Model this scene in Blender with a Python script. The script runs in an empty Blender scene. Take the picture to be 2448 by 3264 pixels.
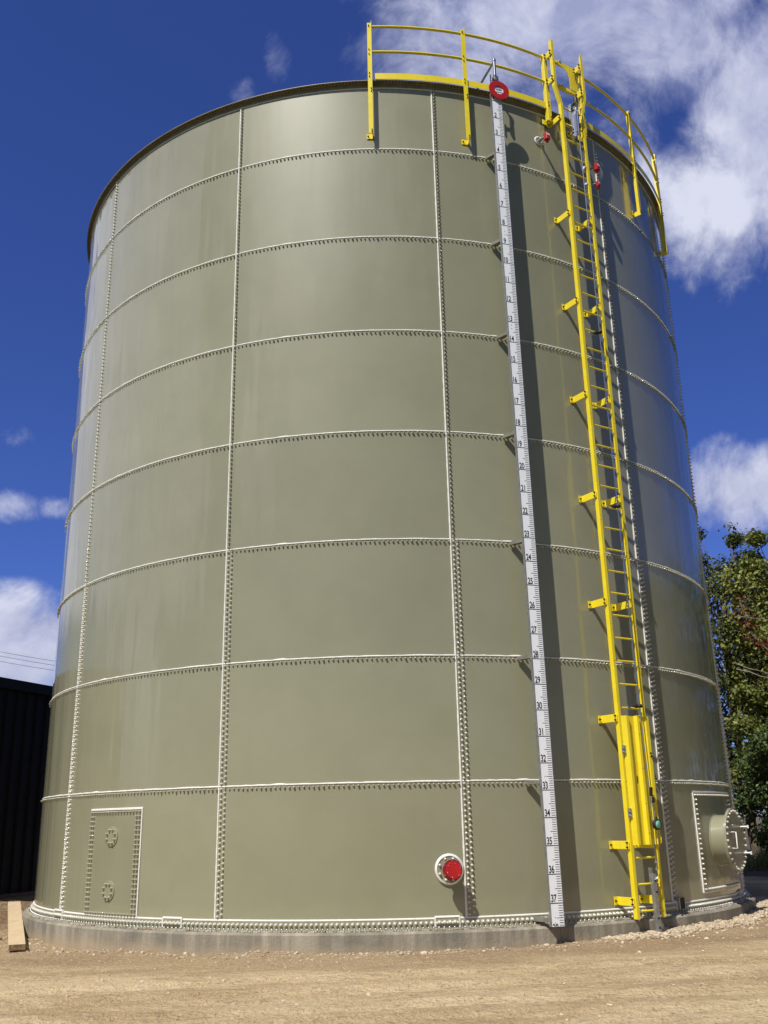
import bpy, bmesh, math, random
from mathutils import Vector, Matrix, noise
from math import sin, cos, pi, radians, degrees, sqrt, atan2, hypot

scene = bpy.context.scene
COL = scene.collection
random.seed(7)

# ------------------------------------------------------------------ camera
R = 5.4516            # shell radius (m)
F_PX, PITCH, ROLL, YAW, DIST, ZC = 3042.85, .3141, -.0209, .0029, 16.6885, 1.0027
cam_d = bpy.data.cameras.new('camera')
cam = bpy.data.objects.new('camera', cam_d)
COL.objects.link(cam)
fw = Vector((sin(YAW)*cos(PITCH), cos(YAW)*cos(PITCH), sin(PITCH)))
rt = fw.cross(Vector((0, 0, 1))).normalized()
up = rt.cross(fw)
r2 = rt*cos(ROLL) + up*sin(ROLL)
u2 = -rt*sin(ROLL) + up*cos(ROLL)
cam.matrix_world = Matrix(((r2.x, u2.x, -fw.x, 0), (r2.y, u2.y, -fw.y, -DIST), (r2.z, u2.z, -fw.z, ZC), (0, 0, 0, 1)))
cam_d.sensor_fit = 'VERTICAL'
cam_d.sensor_height = 24.0
cam_d.lens = 24.0*F_PX/3264.0
cam_d.clip_end = 3000
scene.camera = cam
scene.render.resolution_x, scene.render.resolution_y = 768, 1024

# ------------------------------------------------------------------ light
SUN_AZ, SUN_EL = radians(-32), radians(53)       # azimuth: seen from the tank, left of the camera
to_sun = Vector((sin(SUN_AZ)*cos(SUN_EL), -cos(SUN_AZ)*cos(SUN_EL), sin(SUN_EL)))
sl = bpy.data.lights.new('sun', 'SUN')
sl.energy = 5.0
sl.angle = radians(.5)
sl.color = (1.0, .955, .88)
sun = bpy.data.objects.new('sun', sl)
COL.objects.link(sun)
sun.rotation_euler = to_sun.to_track_quat('Z', 'Y').to_euler()

scene.view_settings.view_transform = 'Standard'
scene.view_settings.look = 'None'
scene.view_settings.exposure = -0.08
scene.view_settings.gamma = 1.0


class N:
    """tiny node-graph helper"""
    def __init__(s, tree):
        s.t = tree

    def n(s, typ, props=None, **ins):
        nd = s.t.nodes.new(typ)
        for k, v in (props or {}).items():
            setattr(nd, k, v)
        for k, v in ins.items():
            k = int(k[1:]) if k[0] == '_' and k[1:].isdigit() else k.replace('_', ' ')
            s.set(nd.inputs[k], v)
        return nd

    def set(s, sock, v):
        if isinstance(v, bpy.types.NodeSocket):
            s.t.links.new(v, sock)
        else:
            sock.default_value = v

    def m(s, op, a, b=0.0, c=None):
        nd = s.t.nodes.new('ShaderNodeMath')
        nd.operation = op
        s.set(nd.inputs[0], a)
        s.set(nd.inputs[1], b)
        if c is not None:
            s.set(nd.inputs[2], c)
        return nd.outputs[0]

    def mix(s, f, a, b, mode='MIX'):
        nd = s.t.nodes.new('ShaderNodeMix')
        nd.data_type = 'RGBA'
        nd.blend_type = mode
        s.set(nd.inputs[0], f)
        s.set(nd.inputs[6], a if isinstance(a, bpy.types.NodeSocket) else (*a, 1))
        s.set(nd.inputs[7], b if isinstance(b, bpy.types.NodeSocket) else (*b, 1))
        return nd.outputs[2]

    def ramp(s, f, lo, hi, a=0.0, b=1.0):
        nd = s.t.nodes.new('ShaderNodeMapRange')
        nd.interpolation_type = 'SMOOTHSTEP'
        s.set(nd.inputs[0], f)
        for i, v in enumerate((lo, hi, a, b)):
            nd.inputs[i+1].default_value = v
        return nd.outputs[0]

    def noise(s, vec, scale, detail=4, rough=.55, dist=0.0):
        nd = s.t.nodes.new('ShaderNodeTexNoise')
        s.set(nd.inputs['Vector'], vec)
        nd.inputs['Scale'].default_value = scale
        nd.inputs['Detail'].default_value = detail
        nd.inputs['Roughness'].default_value = rough
        nd.inputs['Distortion'].default_value = dist
        return nd.outputs[0]

    def vscale(s, vec, sc, off=(0, 0, 0)):
        nd = s.t.nodes.new('ShaderNodeMapping')
        s.set(nd.inputs[0], vec)
        nd.inputs[1].default_value = off
        nd.inputs[3].default_value = sc
        return nd.outputs[0]


# ------------------------------------------------------------------ sky
world = bpy.data.worlds.new('World')
scene.world = world
world.use_nodes = True
wt = world.node_tree
wt.nodes.clear()
w = N(wt)
sky = w.n('ShaderNodeTexSky', dict(sky_type='NISHITA', sun_disc=False, sun_elevation=SUN_EL,
          sun_rotation=atan2(to_sun.x, to_sun.y), altitude=300, air_density=1.0, dust_density=.05, ozone_density=4.5))
tc = w.n('ShaderNodeTexCoord')
sep = w.n('ShaderNodeSeparateXYZ', _0=tc.outputs['Generated'])
az = w.m('MULTIPLY', w.m('ARCTAN2', sep.outputs[0], sep.outputs[1]), 180/pi)
el = w.m('MULTIPLY', w.m('ARCSINE', sep.outputs[2]), 180/pi)
gen = tc.outputs['Generated']
wv = w.n('ShaderNodeVectorMath', dict(operation='ADD'), _0=gen, _1=w.vscale(w.n('ShaderNodeTexNoise', Vector=gen, Scale=4.0, Detail=4.0).outputs[1], (.11, .11, .07)))
wv = wv.outputs[0]
fbm = w.noise(wv, 5.5, 12, .62, .35)
fbm2 = w.noise(gen, 2.6, 5, .55, .2)
fine = w.noise(wv, 15.0, 10, .62, .5)
shadow = w.noise(w.vscale(wv, (1, 1, 1), (-.022, -.020, .030)), 5.5, 12, .62, .35)
deg = w.m('ADD', w.m('MULTIPLY', w.m('SUBTRACT', fbm, .5), 2.3), w.m('MULTIPLY', w.m('SUBTRACT', fine, .5), .75))
# clouds where the photograph has them: azimuth, elevation, half widths, weight (degrees)
BLOBS = [(21.5, 41.5, 7.5, 5.5, .85), (13.5, 46.5, 15.5, 7.6, .92), (27.0, 36.5, 8.5, 7.0, 1.0), (20.5, 35.0, 4.0, 4.2, .8), (22.0, 31.2, 4.6, 3.4, .52),
         (22.6, 17.7, 3.9, 3.2, .95), (-21.3, 9.6, 4.0, 3.4, 1.0), (-22.0, 17.5, 2.2, 1.1, .55), (-19.7, 17.6, 2.2, .9, .5),
         (-22.4, 21.6, 2.4, 1.3, .36), (-7.1, 43.4, 1.5, 1.8, .42), (-9.4, 41.3, 1.5, 1.3, .36)]
mask = None
for a, e, sa, se, wgt in BLOBS:
    d = w.m('SQRT', w.m('ADD', w.m('POWER', w.m('DIVIDE', w.m('SUBTRACT', az, a), sa), 2.0),
                        w.m('POWER', w.m('DIVIDE', w.m('SUBTRACT', el, e), se), 2.0)))
    v = w.ramp(d, 1.55, .15, 0.0, wgt)
    mask = v if mask is None else w.m('MAXIMUM', mask, v)
hole = w.ramp(w.m('SQRT', w.m('ADD', w.m('POWER', w.m('DIVIDE', w.m('SUBTRACT', az, 18.9), 2.6), 2.0),
                                   w.m('POWER', w.m('DIVIDE', w.m('SUBTRACT', el, 40.0), 2.4), 2.0))), 1.35, 0, 0.0, .22)
mask = w.m('SUBTRACT', mask, hole)
# broken cumulus over the rest of the sky (mostly behind the camera)
away = w.m('MULTIPLY', w.ramp(w.m('ABSOLUTE', az), 34.0, 50.0), w.ramp(el, 62.0, 45.0))
rest = w.m('MULTIPLY', w.m('MULTIPLY', w.ramp(fbm2, .52, .70, 0.0, .8), away), w.ramp(az, 60.0, 20.0))
back = w.m('MULTIPLY', w.ramp(w.m('ABSOLUTE', az), 105.0, 140.0), w.m('MULTIPLY', w.ramp(el, 14.0, 36.0), w.ramp(el, 66.0, 52.0)))
back = w.m('MULTIPLY', back, w.m('MAXIMUM', w.ramp(az, 60.0, 30.0), w.ramp(az, 150.0, 172.0)))
left = w.m('MULTIPLY', w.m('MULTIPLY', w.ramp(az, -30.0, -37.0), w.ramp(az, -128.0, -108.0)), w.m('MULTIPLY', w.ramp(el, 8.0, 15.0), w.ramp(el, 60.0, 48.0)))
rest = w.m('MAXIMUM', rest, left)
rest = w.m('MAXIMUM', rest, w.m('MULTIPLY', back, .62))
mask = w.m('MAXIMUM', mask, rest)
dens = w.ramp(w.m('ADD', mask, w.m('MULTIPLY', w.m('MULTIPLY', deg, .80), w.ramp(mask, .0, .25))), .26, .86)
relief = w.m('MULTIPLY', w.m('SUBTRACT', fbm, shadow), 3.4)
lum = w.m('ADD', w.m('ADD', .34, relief), w.m('ADD', w.m('MULTIPLY', w.ramp(el, 42.0, 33.0), .32), w.m('MULTIPLY', w.m('SUBTRACT', fine, .5), .7)))
lum = w.m('MAXIMUM', w.m('MINIMUM', lum, 1.2), 0.0)
cloud = w.mix(lum, (3.5, 3.85, 6.2), (7.4, 7.7, 9.2))
sky_tint = w.mix(w.m('MAXIMUM', w.ramp(w.m('ABSOLUTE', az), 75.0, 115.0), w.ramp(az, -30.0, -46.0)), (.45, .56, 1.10), (.37, .39, .47))  # sky outside the view greyed and dimmed to make shadows darker and less blue
tint = w.mix(1.0, sky.outputs[0], sky_tint, 'MULTIPLY')
skycol = w.mix(dens, tint, cloud)
bg = w.n('ShaderNodeBackground', Color=skycol, Strength=.1)
wo = w.n('ShaderNodeOutputWorld', Surface=bg.outputs[0])

# ------------------------------------------------------------------ materials
def material(name, base=(.5, .5, .5), rough=.5, metal=0.0, coat=0.0, coat_rough=.06, spec=.5):
    m = bpy.data.materials.new(name)
    m.use_nodes = True
    b = m.node_tree.nodes['Principled BSDF']
    b.inputs['Base Color'].default_value = (*base, 1)
    b.inputs['Roughness'].default_value = rough
    b.inputs['Metallic'].default_value = metal
    b.inputs['Coat Weight'].default_value = coat
    b.inputs['Coat Roughness'].default_value = coat_rough
    b.inputs['Specular IOR Level'].default_value = spec
    return m, N(m.node_tree), b


def mottled(name, c1, c2, scale=6, rough=.5, metal=0.0, coat=0.0, bump=0.0, lo=.35, hi=.65, stretch=(1, 1, 1), bdist=.01):
    m, g, b = material(name, c1, rough, metal, coat)
    t = g.n('ShaderNodeTexCoord')
    v = g.vscale(t.outputs['Object'], stretch)
    f = g.ramp(g.noise(v, scale, 5, .6), lo, hi)
    g.set(b.inputs['Base Color'], g.mix(f, c1, c2))
    if bump:
        bn = g.n('ShaderNodeBump', Strength=bump, Distance=bdist, Height=g.noise(v, scale*3, 4))
        g.set(b.inputs['Normal'], bn.outputs[0])
    return m


# tank enamel: tan/olive, glossy, very slightly wavy
M_TANK, g, b = material('tank_enamel', (.30, .29, .195), .42, 0, 1.0, .06, .35)
b.inputs['Coat IOR'].default_value = 1.54
t = g.n('ShaderNodeTexCoord')
inf = g.n('ShaderNodeObjectInfo')
offs = g.n('ShaderNodeCombineXYZ', _0=g.m('MULTIPLY', inf.outputs['Random'], 37.0), _1=g.m('MULTIPLY', inf.outputs['Random'], 11.0), _2=g.m('MULTIPLY', inf.outputs['Random'], 23.0))
vv = g.n('ShaderNodeVectorMath', dict(operation='ADD'), _0=t.outputs['Object'], _1=offs.outputs[0])
f1 = g.ramp(g.noise(vv.outputs[0], 1.3, 4, .6), .3, .7)
f2 = g.noise(vv.outputs[0], 140, 2, .5)
scuff = g.ramp(g.noise(g.vscale(vv.outputs[0], (2.2, 2.2, 4.5), (3, 1, 2)), 2.6, 7, .72), .645, .74, 0, .35)
cc = g.mix(f1, (.268, .264, .172), (.294, .290, .192))
cc = g.mix(g.ramp(f2, .3, .7, 0, .16), cc, (.33, .322, .20))
cc = g.mix(scuff, cc, (.40, .395, .31))
pan = g.ramp(inf.outputs['Random'], 0, 1, .955, 1.045)
comb = g.n('ShaderNodeCombineColor', Red=pan, Green=pan, Blue=pan)
cc = g.mix(1.0, cc, comb.outputs[0], 'MULTIPLY')
g.set(b.inputs['Base Color'], cc)
hw = g.m('ADD', g.m('MULTIPLY', g.noise(g.vscale(vv.outputs[0], (1.25, 1.25, .13)), 1.9, 2, .45), 1.0),
         g.m('MULTIPLY', g.noise(vv.outputs[0], 300, 1, .5), .0006))
bn = g.n('ShaderNodeBump', Strength=1.0, Distance=.038, Height=hw)
g.set(b.inputs['Coat Normal'], bn.outputs[0])

M_TRIM = mottled('tank_trim', (.27, .26, .175), (.33, .32, .22), 9, .45, 0, .5, .05)
M_RIM = mottled('rim_tan_shaded', (.23, .19, .11), (.29, .25, .15), 14, .5, 0, .3, .1)  # tank tan made browner, with the shade under the rim in the colour
M_SEAL = mottled('sealant', (.74, .73, .68), (.84, .83, .79), 30, .55, 0, 0, .4)
M_CAP = mottled('bolt_cap', (.55, .53, .44), (.66, .64, .56), 60, .25, 0, .6)
M_CAPT = mottled('tan_bolt_cap', (.30, .285, .19), (.40, .385, .28), 60, .3, 0, .5)
M_BOLT_DK = mottled('dark_bolt', (.02, .018, .016), (.05, .045, .04), 60, .45, .6)
M_GALV = mottled('galvanised', (.42, .43, .44), (.58, .59, .60), 26, .38, .85, 0, .05)
M_CHROME, _, _ = material('bright_steel', (.72, .73, .75), .16, 1.0)
M_YEL, g, b = material('yellow_paint', (.86, .62, .012), .36, 0, .35, .12)
t = g.n('ShaderNodeTexCoord')
g.set(b.inputs['Base Color'], g.mix(g.ramp(g.noise(t.outputs['Object'], 5, 5, .65), .35, .7), (.86, .67, .016), (.90, .745, .03)))
grm = g.ramp(g.noise(g.vscale(t.outputs['Object'], (3, 3, .8)), 7, 7, .72), .60, .72, 0, .5)
prev = b.inputs['Base Color'].links[0].from_socket
g.set(b.inputs['Base Color'], g.mix(grm, prev, (.52, .36, .03)))
g.set(b.inputs['Normal'], g.n('ShaderNodeBump', Strength=.12, Distance=.004, Height=g.noise(t.outputs['Object'], 22, 3)).outputs[0])
M_RED = mottled('red_enamel', (.42, .008, .012), (.50, .014, .016), 8, .42, 0, .15)
M_MAROON = mottled('maroon_flange', (.22, .010, .018), (.30, .016, .02), 10, .35, 0, .4)
M_WHITE = mottled('white_board', (.88, .90, .95), (.90, .92, .97), 5, .45, 0, .2)
M_BLACK, _, _ = material('black_marking', (.012, .012, .014), .5)
M_RUB, _, _ = material('black_rubber', (.014, .014, .015), .55)
M_GREEN = mottled('green_label', (.10, .42, .26), (.22, .55, .38), 30, .3, 0, .5)
M_WOOD, g, b = material('sawn_lumber', (.55, .40, .23), .75)
t = g.n('ShaderNodeTexCoord')
gr = g.noise(g.vscale(t.outputs['Object'], (9, .5, 9)), 5, 6, .65, 1.2)
pt = g.noise(t.outputs['Object'], 2.5, 4)
cw = g.mix(g.ramp(gr, .35, .68), (.55, .41, .25), (.66, .52, .33))
g.set(b.inputs['Base Color'], g.mix(g.ramp(pt, .5, .8, 0, .6), cw, (.42, .30, .18)))
M_WOODEND = mottled('lumber_end', (.16, .10, .055), (.30, .20, .11), 30, .85, 0, 0, .3)
M_BLK = mottled('black_cladding', (.003, .0028, .0025), (.005, .0045, .004), 3, .55, 0, 0, 0)
M_BLK.node_tree.nodes['Principled BSDF'].inputs['Specular IOR Level'].default_value = .18
M_BLKTRIM = mottled('brown_trim', (.05, .026, .022), (.065, .033, .028), 5, .5)
M_BRK = mottled('bracket_tan_shaded', (.15, .14, .12), (.21, .20, .17), 12, .6)  # bracket tan darkened, the shade of its underside put into the colour
M_CURB = mottled('curb_concrete', (.20, .17, .13), (.27, .24, .19), 4, .9, 0, 0, .3)
M_BARK = mottled('bark', (.10, .075, .05), (.19, .15, .11), 9, .9, 0, 0, .5, stretch=(3, 3, .6))
M_TWIG = mottled('dead_wood', (.24, .21, .17), (.33, .29, .24), 9, .85)
M_WIRE, _, _ = material('wire', (.16, .16, .17), .5)

# weathered cast concrete of the ring
M_CONC, g, b = material('ring_concrete', (.4, .37, .33), .88)
t = g.n('ShaderNodeTexCoord')
o = t.outputs['Object']
streak = g.noise(g.vscale(o, (2.4, 2.4, .22)), 2.6, 7, .68, .2)
blot = g.noise(o, 1.1, 5, .6)
pit = g.noise(o, 30, 4, .7)
c1 = g.mix(g.ramp(streak, .38, .66), (.225, .203, .158), (.375, .338, .262))
c1 = g.mix(g.ramp(blot, .45, .72, 0, .75), c1, (.12, .118, .10))
white = g.ramp(g.noise(g.vscale(o, (3.2, 3.2, .35), (5, 3, 1)), 4.2, 6, .7), .62, .74, 0, .45)
c1 = g.mix(white, c1, (.52, .465, .37))
c1 = g.mix(g.ramp(pit, .58, .75, 0, .3), c1, (.2, .19, .17))
zz = g.n('ShaderNodeSeparateXYZ', _0=o).outputs[2]
dirt = g.ramp(g.m('ADD', zz, g.m('MULTIPLY', g.noise(o, 3.2, 5, .65), .22)), -.10, -.24, 0, .7)
c1 = g.mix(dirt, c1, (.40, .31, .20))
g.set(b.inputs['Base Color'], c1)
g.set(b.inputs['Normal'], g.n('ShaderNodeBump', Strength=.6, Distance=.012, Height=g.m('ADD', pit, streak)).outputs[0])

# bare dirt
M_DIRT, g, b = material('dirt', (.45, .33, .2), .95, spec=.2)
t = g.n('ShaderNodeTexCoord')
o = t.outputs['Object']
warp = g.n('ShaderNodeVectorMath', dict(operation='ADD'), _0=o,
           _1=g.vscale(g.n('ShaderNodeTexNoise', Vector=o, Scale=.6, Detail=3.0).outputs[1], (.0, .9, .0)))
trk = g.noise(g.vscale(warp.outputs[0], (.34, 1.0, 1.0)), 1.25, 8, .68, .25)
trkf = g.noise(g.vscale(o, (1.8, 4.0, 1.0)), 3.0, 7, .72, .4)
big = g.noise(o, .55, 4, .6)
gran = g.noise(o, 38, 4, .75)
clod = g.noise(o, 11, 5, .7)
rad = g.n('ShaderNodeVectorMath', dict(operation='LENGTH'), _0=g.vscale(o, (1, 1, 0)))
near = g.ramp(g.m('ADD', rad.outputs['Value'], g.m('MULTIPLY', trk, 1.6)), 8.3, 7.2)      # trampled band along the ring
c1 = g.mix(g.ramp(trk, .40, .60), (.60, .435, .245), (.84, .65, .395))
c1 = g.mix(g.m('MULTIPLY', near, .68), c1, (.40, .275, .165))
c1 = g.mix(g.ramp(trkf, .50, .72, 0, .5), c1, (.40, .285, .165))
c1 = g.mix(g.ramp(trkf, .45, .25, 0, .4), c1, (.76, .60, .37))
c1 = g.mix(g.ramp(big, .42, .7, 0, .4), c1, (.64, .48, .27))
c1 = g.mix(g.ramp(gran, .54, .64, 0, .6), c1, (.25, .17, .095))
c1 = g.mix(g.ramp(gran, .45, .34, 0, .7), c1, (.84, .68, .42))
c1 = g.mix(g.ramp(clod, .56, .66, 0, .45), c1, (.31, .21, .12))
yy = g.n('ShaderNodeSeparateXYZ', _0=o).outputs[1]
edge = g.m('ADD', rad.outputs['Value'], g.m('MULTIPLY', g.m('SUBTRACT', g.noise(o, .8, 5, .65), .5), 2.2))
xx = g.n('ShaderNodeSeparateXYZ', _0=o).outputs[0]
soil = g.m('MULTIPLY', g.ramp(g.m('ADD', xx, g.m('MULTIPLY', clod, 1.2)), -4.7, -5.5), g.ramp(yy, -4.6, -3.2))
c1 = g.mix(g.m('MULTIPLY', soil, g.ramp(clod, .35, .6, .35, .95)), c1, (.21, .135, .08))
added_turf = g.mix(g.ramp(g.noise(o, 5, 5, .7), .35, .65), (.035, .048, .014), (.075, .085, .026))  # unseen dark grass added past the dirt to cut bounce light on the tank
c1 = g.mix(g.ramp(edge, 10.8, 11.9), c1, added_turf)
c1 = g.mix(g.m('MULTIPLY', g.ramp(edge, 8.0, 9.5), g.ramp(yy, 1.0, 3.0)), c1, (.13, .11, .085))
g.set(b.inputs['Base Color'], c1)
hh = g.m('ADD', g.m('MULTIPLY', gran, .35), g.m('ADD', g.m('MULTIPLY', clod, .7), g.m('MULTIPLY', trkf, .8)))
g.set(b.inputs['Normal'], g.n('ShaderNodeBump', Strength=1.0, Distance=.085, Height=hh).outputs[0])

M_STONE, g, b = material('gravel', (.6, .55, .45), .85)
inf = g.n('ShaderNodeAttribute', dict(attribute_name='tone'))
sc = g.mix(inf.outputs['Fac'], (.30, .225, .145), (.62, .52, .375))
g.set(b.inputs['Base Color'], sc)


def leaf_mat(name, dark, mid, light):
    m, g, b = material(name, mid, .5, spec=.35)
    a = g.n('ShaderNodeAttribute', dict(attribute_name='tone'))
    c = g.mix(g.ramp(a.outputs['Fac'], 0, .55), dark, mid)
    c = g.mix(g.ramp(a.outputs['Fac'], .5, 1.0), c, light)
    g.set(b.inputs['Base Color'], c)
    tr = g.n('ShaderNodeBsdfTranslucent', Color=c)
    mx = g.n('ShaderNodeMixShader', _0=.22, _1=b.outputs[0], _2=tr.outputs[0])
    out = [n for n in m.node_tree.nodes if n.type == 'OUTPUT_MATERIAL'][0]
    m.node_tree.links.new(mx.outputs[0], out.inputs[0])
    return m


M_LEAF_Y = leaf_mat('leaf_yellow_green', (.085, .105, .02), (.175, .205, .042), (.36, .35, .09))
M_LEAF_D = leaf_mat('leaf_dark', (.04, .055, .018), (.085, .105, .03), (.17, .155, .06))
M_LEAF_G = leaf_mat('leaf_green', (.04, .065, .016), (.085, .13, .03), (.18, .22, .06))
M_LEAF_R = leaf_mat('leaf_red', (.06, .010, .008), (.15, .016, .014), (.26, .04, .03))
M_GRASS = leaf_mat('grass', (.05, .08, .02), (.11, .15, .04), (.26, .27, .10))

# ------------------------------------------------------------------ mesh helpers
class MB:
    def __init__(s):
        s.v, s.f, s.mi, s.sm = [], [], [], []

    def add(s, vs, fs, mat=0, smooth=False):
        o = len(s.v)
        s.v += [tuple(p) for p in vs]
        for f in fs:
            s.f.append([i+o for i in f])
            s.mi.append(mat)
            s.sm.append(smooth)
        return s

    def box(s, c, size, M=None, mat=0, bev=0.0):
        x, y, z = (k/2 for k in size)
        if bev > 0:
            bv = min(bev, x*.9, y*.9, z*.9)
            pts = []
            for sx in (-1, 1):
                for sy in (-1, 1):
                    for sz in (-1, 1):
                        pts += [(sx*(x-bv), sy*(y-bv), sz*z), (sx*(x-bv), sy*y, sz*(z-bv)), (sx*x, sy*(y-bv), sz*(z-bv))]
            bmx = bmesh.new()
            for p in pts:
                bmx.verts.new(p)
            bmesh.ops.convex_hull(bmx, input=bmx.verts)
            bmx.verts.index_update()
            vs = [v.co.copy() for v in bmx.verts]
            fs = [[v.index for v in f.verts] for f in bmx.faces]
            bmx.free()
        else:
            vs = [Vector((a, b2, c2)) for a in (-x, x) for b2 in (-y, y) for c2 in (-z, z)]
            fs = [(0, 1, 3, 2), (4, 6, 7, 5), (0, 4, 5, 1), (2, 3, 7, 6), (0, 2, 6, 4), (1, 5, 7, 3)]
        c = Vector(c)
        vs = [(M @ Vector(p) if M is not None else Vector(p)) + c for p in vs]
        return s.add(vs, fs, mat)

    def tube(s, path, r, n=8, mat=0, cap=True, closed=False, smooth=True):
        path = [Vector(p) for p in path]
        k = len(path)
        rr = r if isinstance(r, (list, tuple)) else [r]*k
        vs, fs = [], []
        ref = None
        for i, p in enumerate(path):
            d = (path[min(i+1, k-1)] - path[max(i-1, 0)])
            if closed:
                d = path[(i+1) % k] - path[i-1]
            d.normalize()
            if ref is None:
                ref = Vector((0, 0, 1)) if abs(d.z) < .9 else Vector((1, 0, 0))
            a = (ref - d*ref.dot(d)).normalized()
            ref = a
            bb = d.cross(a)
            for j in range(n):
                t_ = 2*pi*j/n
                vs.append(p + (a*cos(t_) + bb*sin(t_))*rr[i])
        for i in range(k if closed else k-1):
            for j in range(n):
                i2 = (i+1) % k
                fs.append((i*n+j, i*n+(j+1) % n, i2*n+(j+1) % n, i2*n+j))
        s.add(vs, fs, mat, smooth)
        if cap and not closed:
            s.add(vs[:n], [tuple(range(n))[::-1]], mat)
            s.add(vs[-n:], [tuple(range(n))], mat)
        return s

    def lathe(s, prof, M, n=24, mat=0, smooth=True):
        """prof: (radius, height) pairs turned about local z of matrix M"""
        vs, fs = [], []
        for (r_, h_) in prof:
            for j in range(n):
                t_ = 2*pi*j/n
                vs.append(M @ Vector((r_*cos(t_), r_*sin(t_), h_)))
        k = len(prof)
        for i in range(k-1):
            for j in range(n):
                fs.append((i*n+j, i*n+(j+1) % n, (i+1)*n+(j+1) % n, (i+1)*n+j))
        s.add(vs, fs, mat, smooth)
        return s

    def build(s, name, mats, parent=None, loc=None, rotz=0.0):
        me = bpy.data.meshes.new(name)
        me.from_pydata(s.v, [], s.f)
        for m in (mats if isinstance(mats, (list, tuple)) else [mats]):
            me.materials.append(m)
        me.polygons.foreach_set('material_index', s.mi)
        me.polygons.foreach_set('use_smooth', s.sm)
        me.update()
        return link(name, me, parent, loc, rotz)


def link(name, data, parent=None, loc=None, rotz=0.0):
    ob = bpy.data.objects.new(name, data)
    COL.objects.link(ob)
    if parent is not None:
        ob.parent = parent
    if loc is not None:
        ob.location = loc
    ob.rotation_euler.z = rotz
    return ob


def tag(ob, label=None, cat=None, group=None, kind=None):
    for k, v in (('label', label), ('category', cat), ('group', group), ('kind', kind)):
        if v:
            ob[k] = v
    return ob


def empty(name, loc, rotz=0.0):
    return link(name, None, None, loc, rotz)


def polar(phi, r, z=0.0):
    a = radians(phi)
    return Vector((r*sin(a), -r*cos(a), z))


def wall_empty(name, phi, z):
    """empty on the shell at angle phi: local x = along the wall, -y = outward, z = up"""
    return empty(name, polar(phi, R, z), radians(phi))


OUT = Matrix.Rotation(pi/2, 4, 'X')       # local z -> -y (outward)


def at_out(x, y, z):
    return Matrix.Translation((x, y, z)) @ OUT


def arc_strip(mb, prof, phi0, phi1, n, mat=0, smooth=True, closed=True, caps=True):
    """sweep a (radius, z) profile polygon round the tank axis; round along the sweep, crisp across it"""
    k = len(prof)
    full = abs(phi1-phi0) >= 359.9
    m = n if full else n+1
    ang = [phi0 + (phi1-phi0)*i/n for i in range(m)]
    for j in range(k if closed else k-1):
        (ra, za), (rb, zb) = prof[j], prof[(j+1) % k]
        vs, fs = [], []
        for ph in ang:
            vs += [polar(ph, ra, za), polar(ph, rb, zb)]
        for i in range(n):
            i2 = (i+1) % m
            fs.append((i*2, i2*2, i2*2+1, i*2+1))
        mb.add(vs, fs, mat, True)
    if closed and caps and not full:
        e0 = [polar(phi0, *p) for p in prof]
        e1 = [polar(phi1, *p) for p in prof]
        mb.add(e0, [tuple(range(k))], mat)
        mb.add(e1, [tuple(range(k))[::-1]], mat)
    return mb


def bolt(mb, M, r=.0125, h=.031, n=8, mat=0, collar=True):
    """domed bolt cap standing along local z of M, with a squeezed sealant collar"""
    prof = [(r*1.25, 0), (r*1.2, h*.16), (r*.98, h*.22), (r*.9, h*.72), (r*.62, h*.93), (.0004, h)]
    if not collar:
        prof = [(r, 0), (r, h*.85), (r*.7, h), (.0004, h)]
    mb.lathe(prof, M, n, mat, True)


def wall_matrix(phi, z, r=R, dphi=0.0):
    """frame on the wall: local z = outward"""
    return Matrix.Translation(polar(phi, r, z)) @ Matrix.Rotation(radians(phi), 4, 'Z') @ OUT


# ------------------------------------------------------------------ ground height
def gz(x, y):
    base = -.315 + .0122*max(-6.0, min(6.0, x))
    d = hypot(x, y)
    base += .15*math.exp(-(((x+7.4)/1.5)**2 + ((y-1.2)/2.6)**2))
    if d < 6.6 and x > -5.6:                    # soil heaped unevenly against the ring
        ph = degrees(atan2(x, -y))
        base += (.035*noise.noise((ph*.11, 3.1, 0)) + .022*noise.noise((ph*.4, 1.1, 0)) + .012*noise.noise((ph*1.7, 2.1, 0)))*max(0, 1-(d-5.5)/1.1)
    if x < -4.5 and y > -6:
        base += (.05*noise.noise((x*2.2, y*2.2, 5.0)) + .03*noise.noise((x*6, y*6, 6.0)))*min(1.0, (-4.5-x)/.8)*min(1.0, (y+6)/2)
    if -11 < y < -6 and abs(x) < 30:              # shallow wheel ruts
        for (cy, ka, kp) in ((-8.75, .10, .3), (-8.05, .12, 1.1), (-9.35, .08, 2.2), (-7.35, .14, .7)):
            q = (y - cy - ka*sin(.42*x+kp) - .03*x)/.13
            if abs(q) < 4:
                base += -.026*math.exp(-q*q) + .014*math.exp(-(abs(q)-1.7)**2*1.5)
    if d < 60:
        fade = max(0.0, min(1.0, (40-d)/20))
        q = noise.noise((x*.25, y*.9, 4.0))*.022 + noise.noise((x*.8, y*1.9, 7.0))*.013 + noise.noise((x*3, y*4.5, 1.0))*.009 + noise.noise((x*8, y*9, 2.0))*.008
        base += q*fade
    return base


# ================================================================== TANK
PH0 = -21.07
SEAMS = [PH0 + 30*k for k in range(-5, 7)]      # left edge of each column
RH = 1.435
ZTOP = 11.178                                    # top of the rim flange
DET = [-81.07, -51.07, -21.07, 8.93, 38.93, 68.93]   # columns one can see: with bolts

tank = empty('storage_tank', (0, 0, -.11))
tag(tank, 'huge tan bolted steel storage tank standing on the round concrete ring', 'tank')
TZ = .11                                          # tank children are lifted back to the world heights


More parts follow.
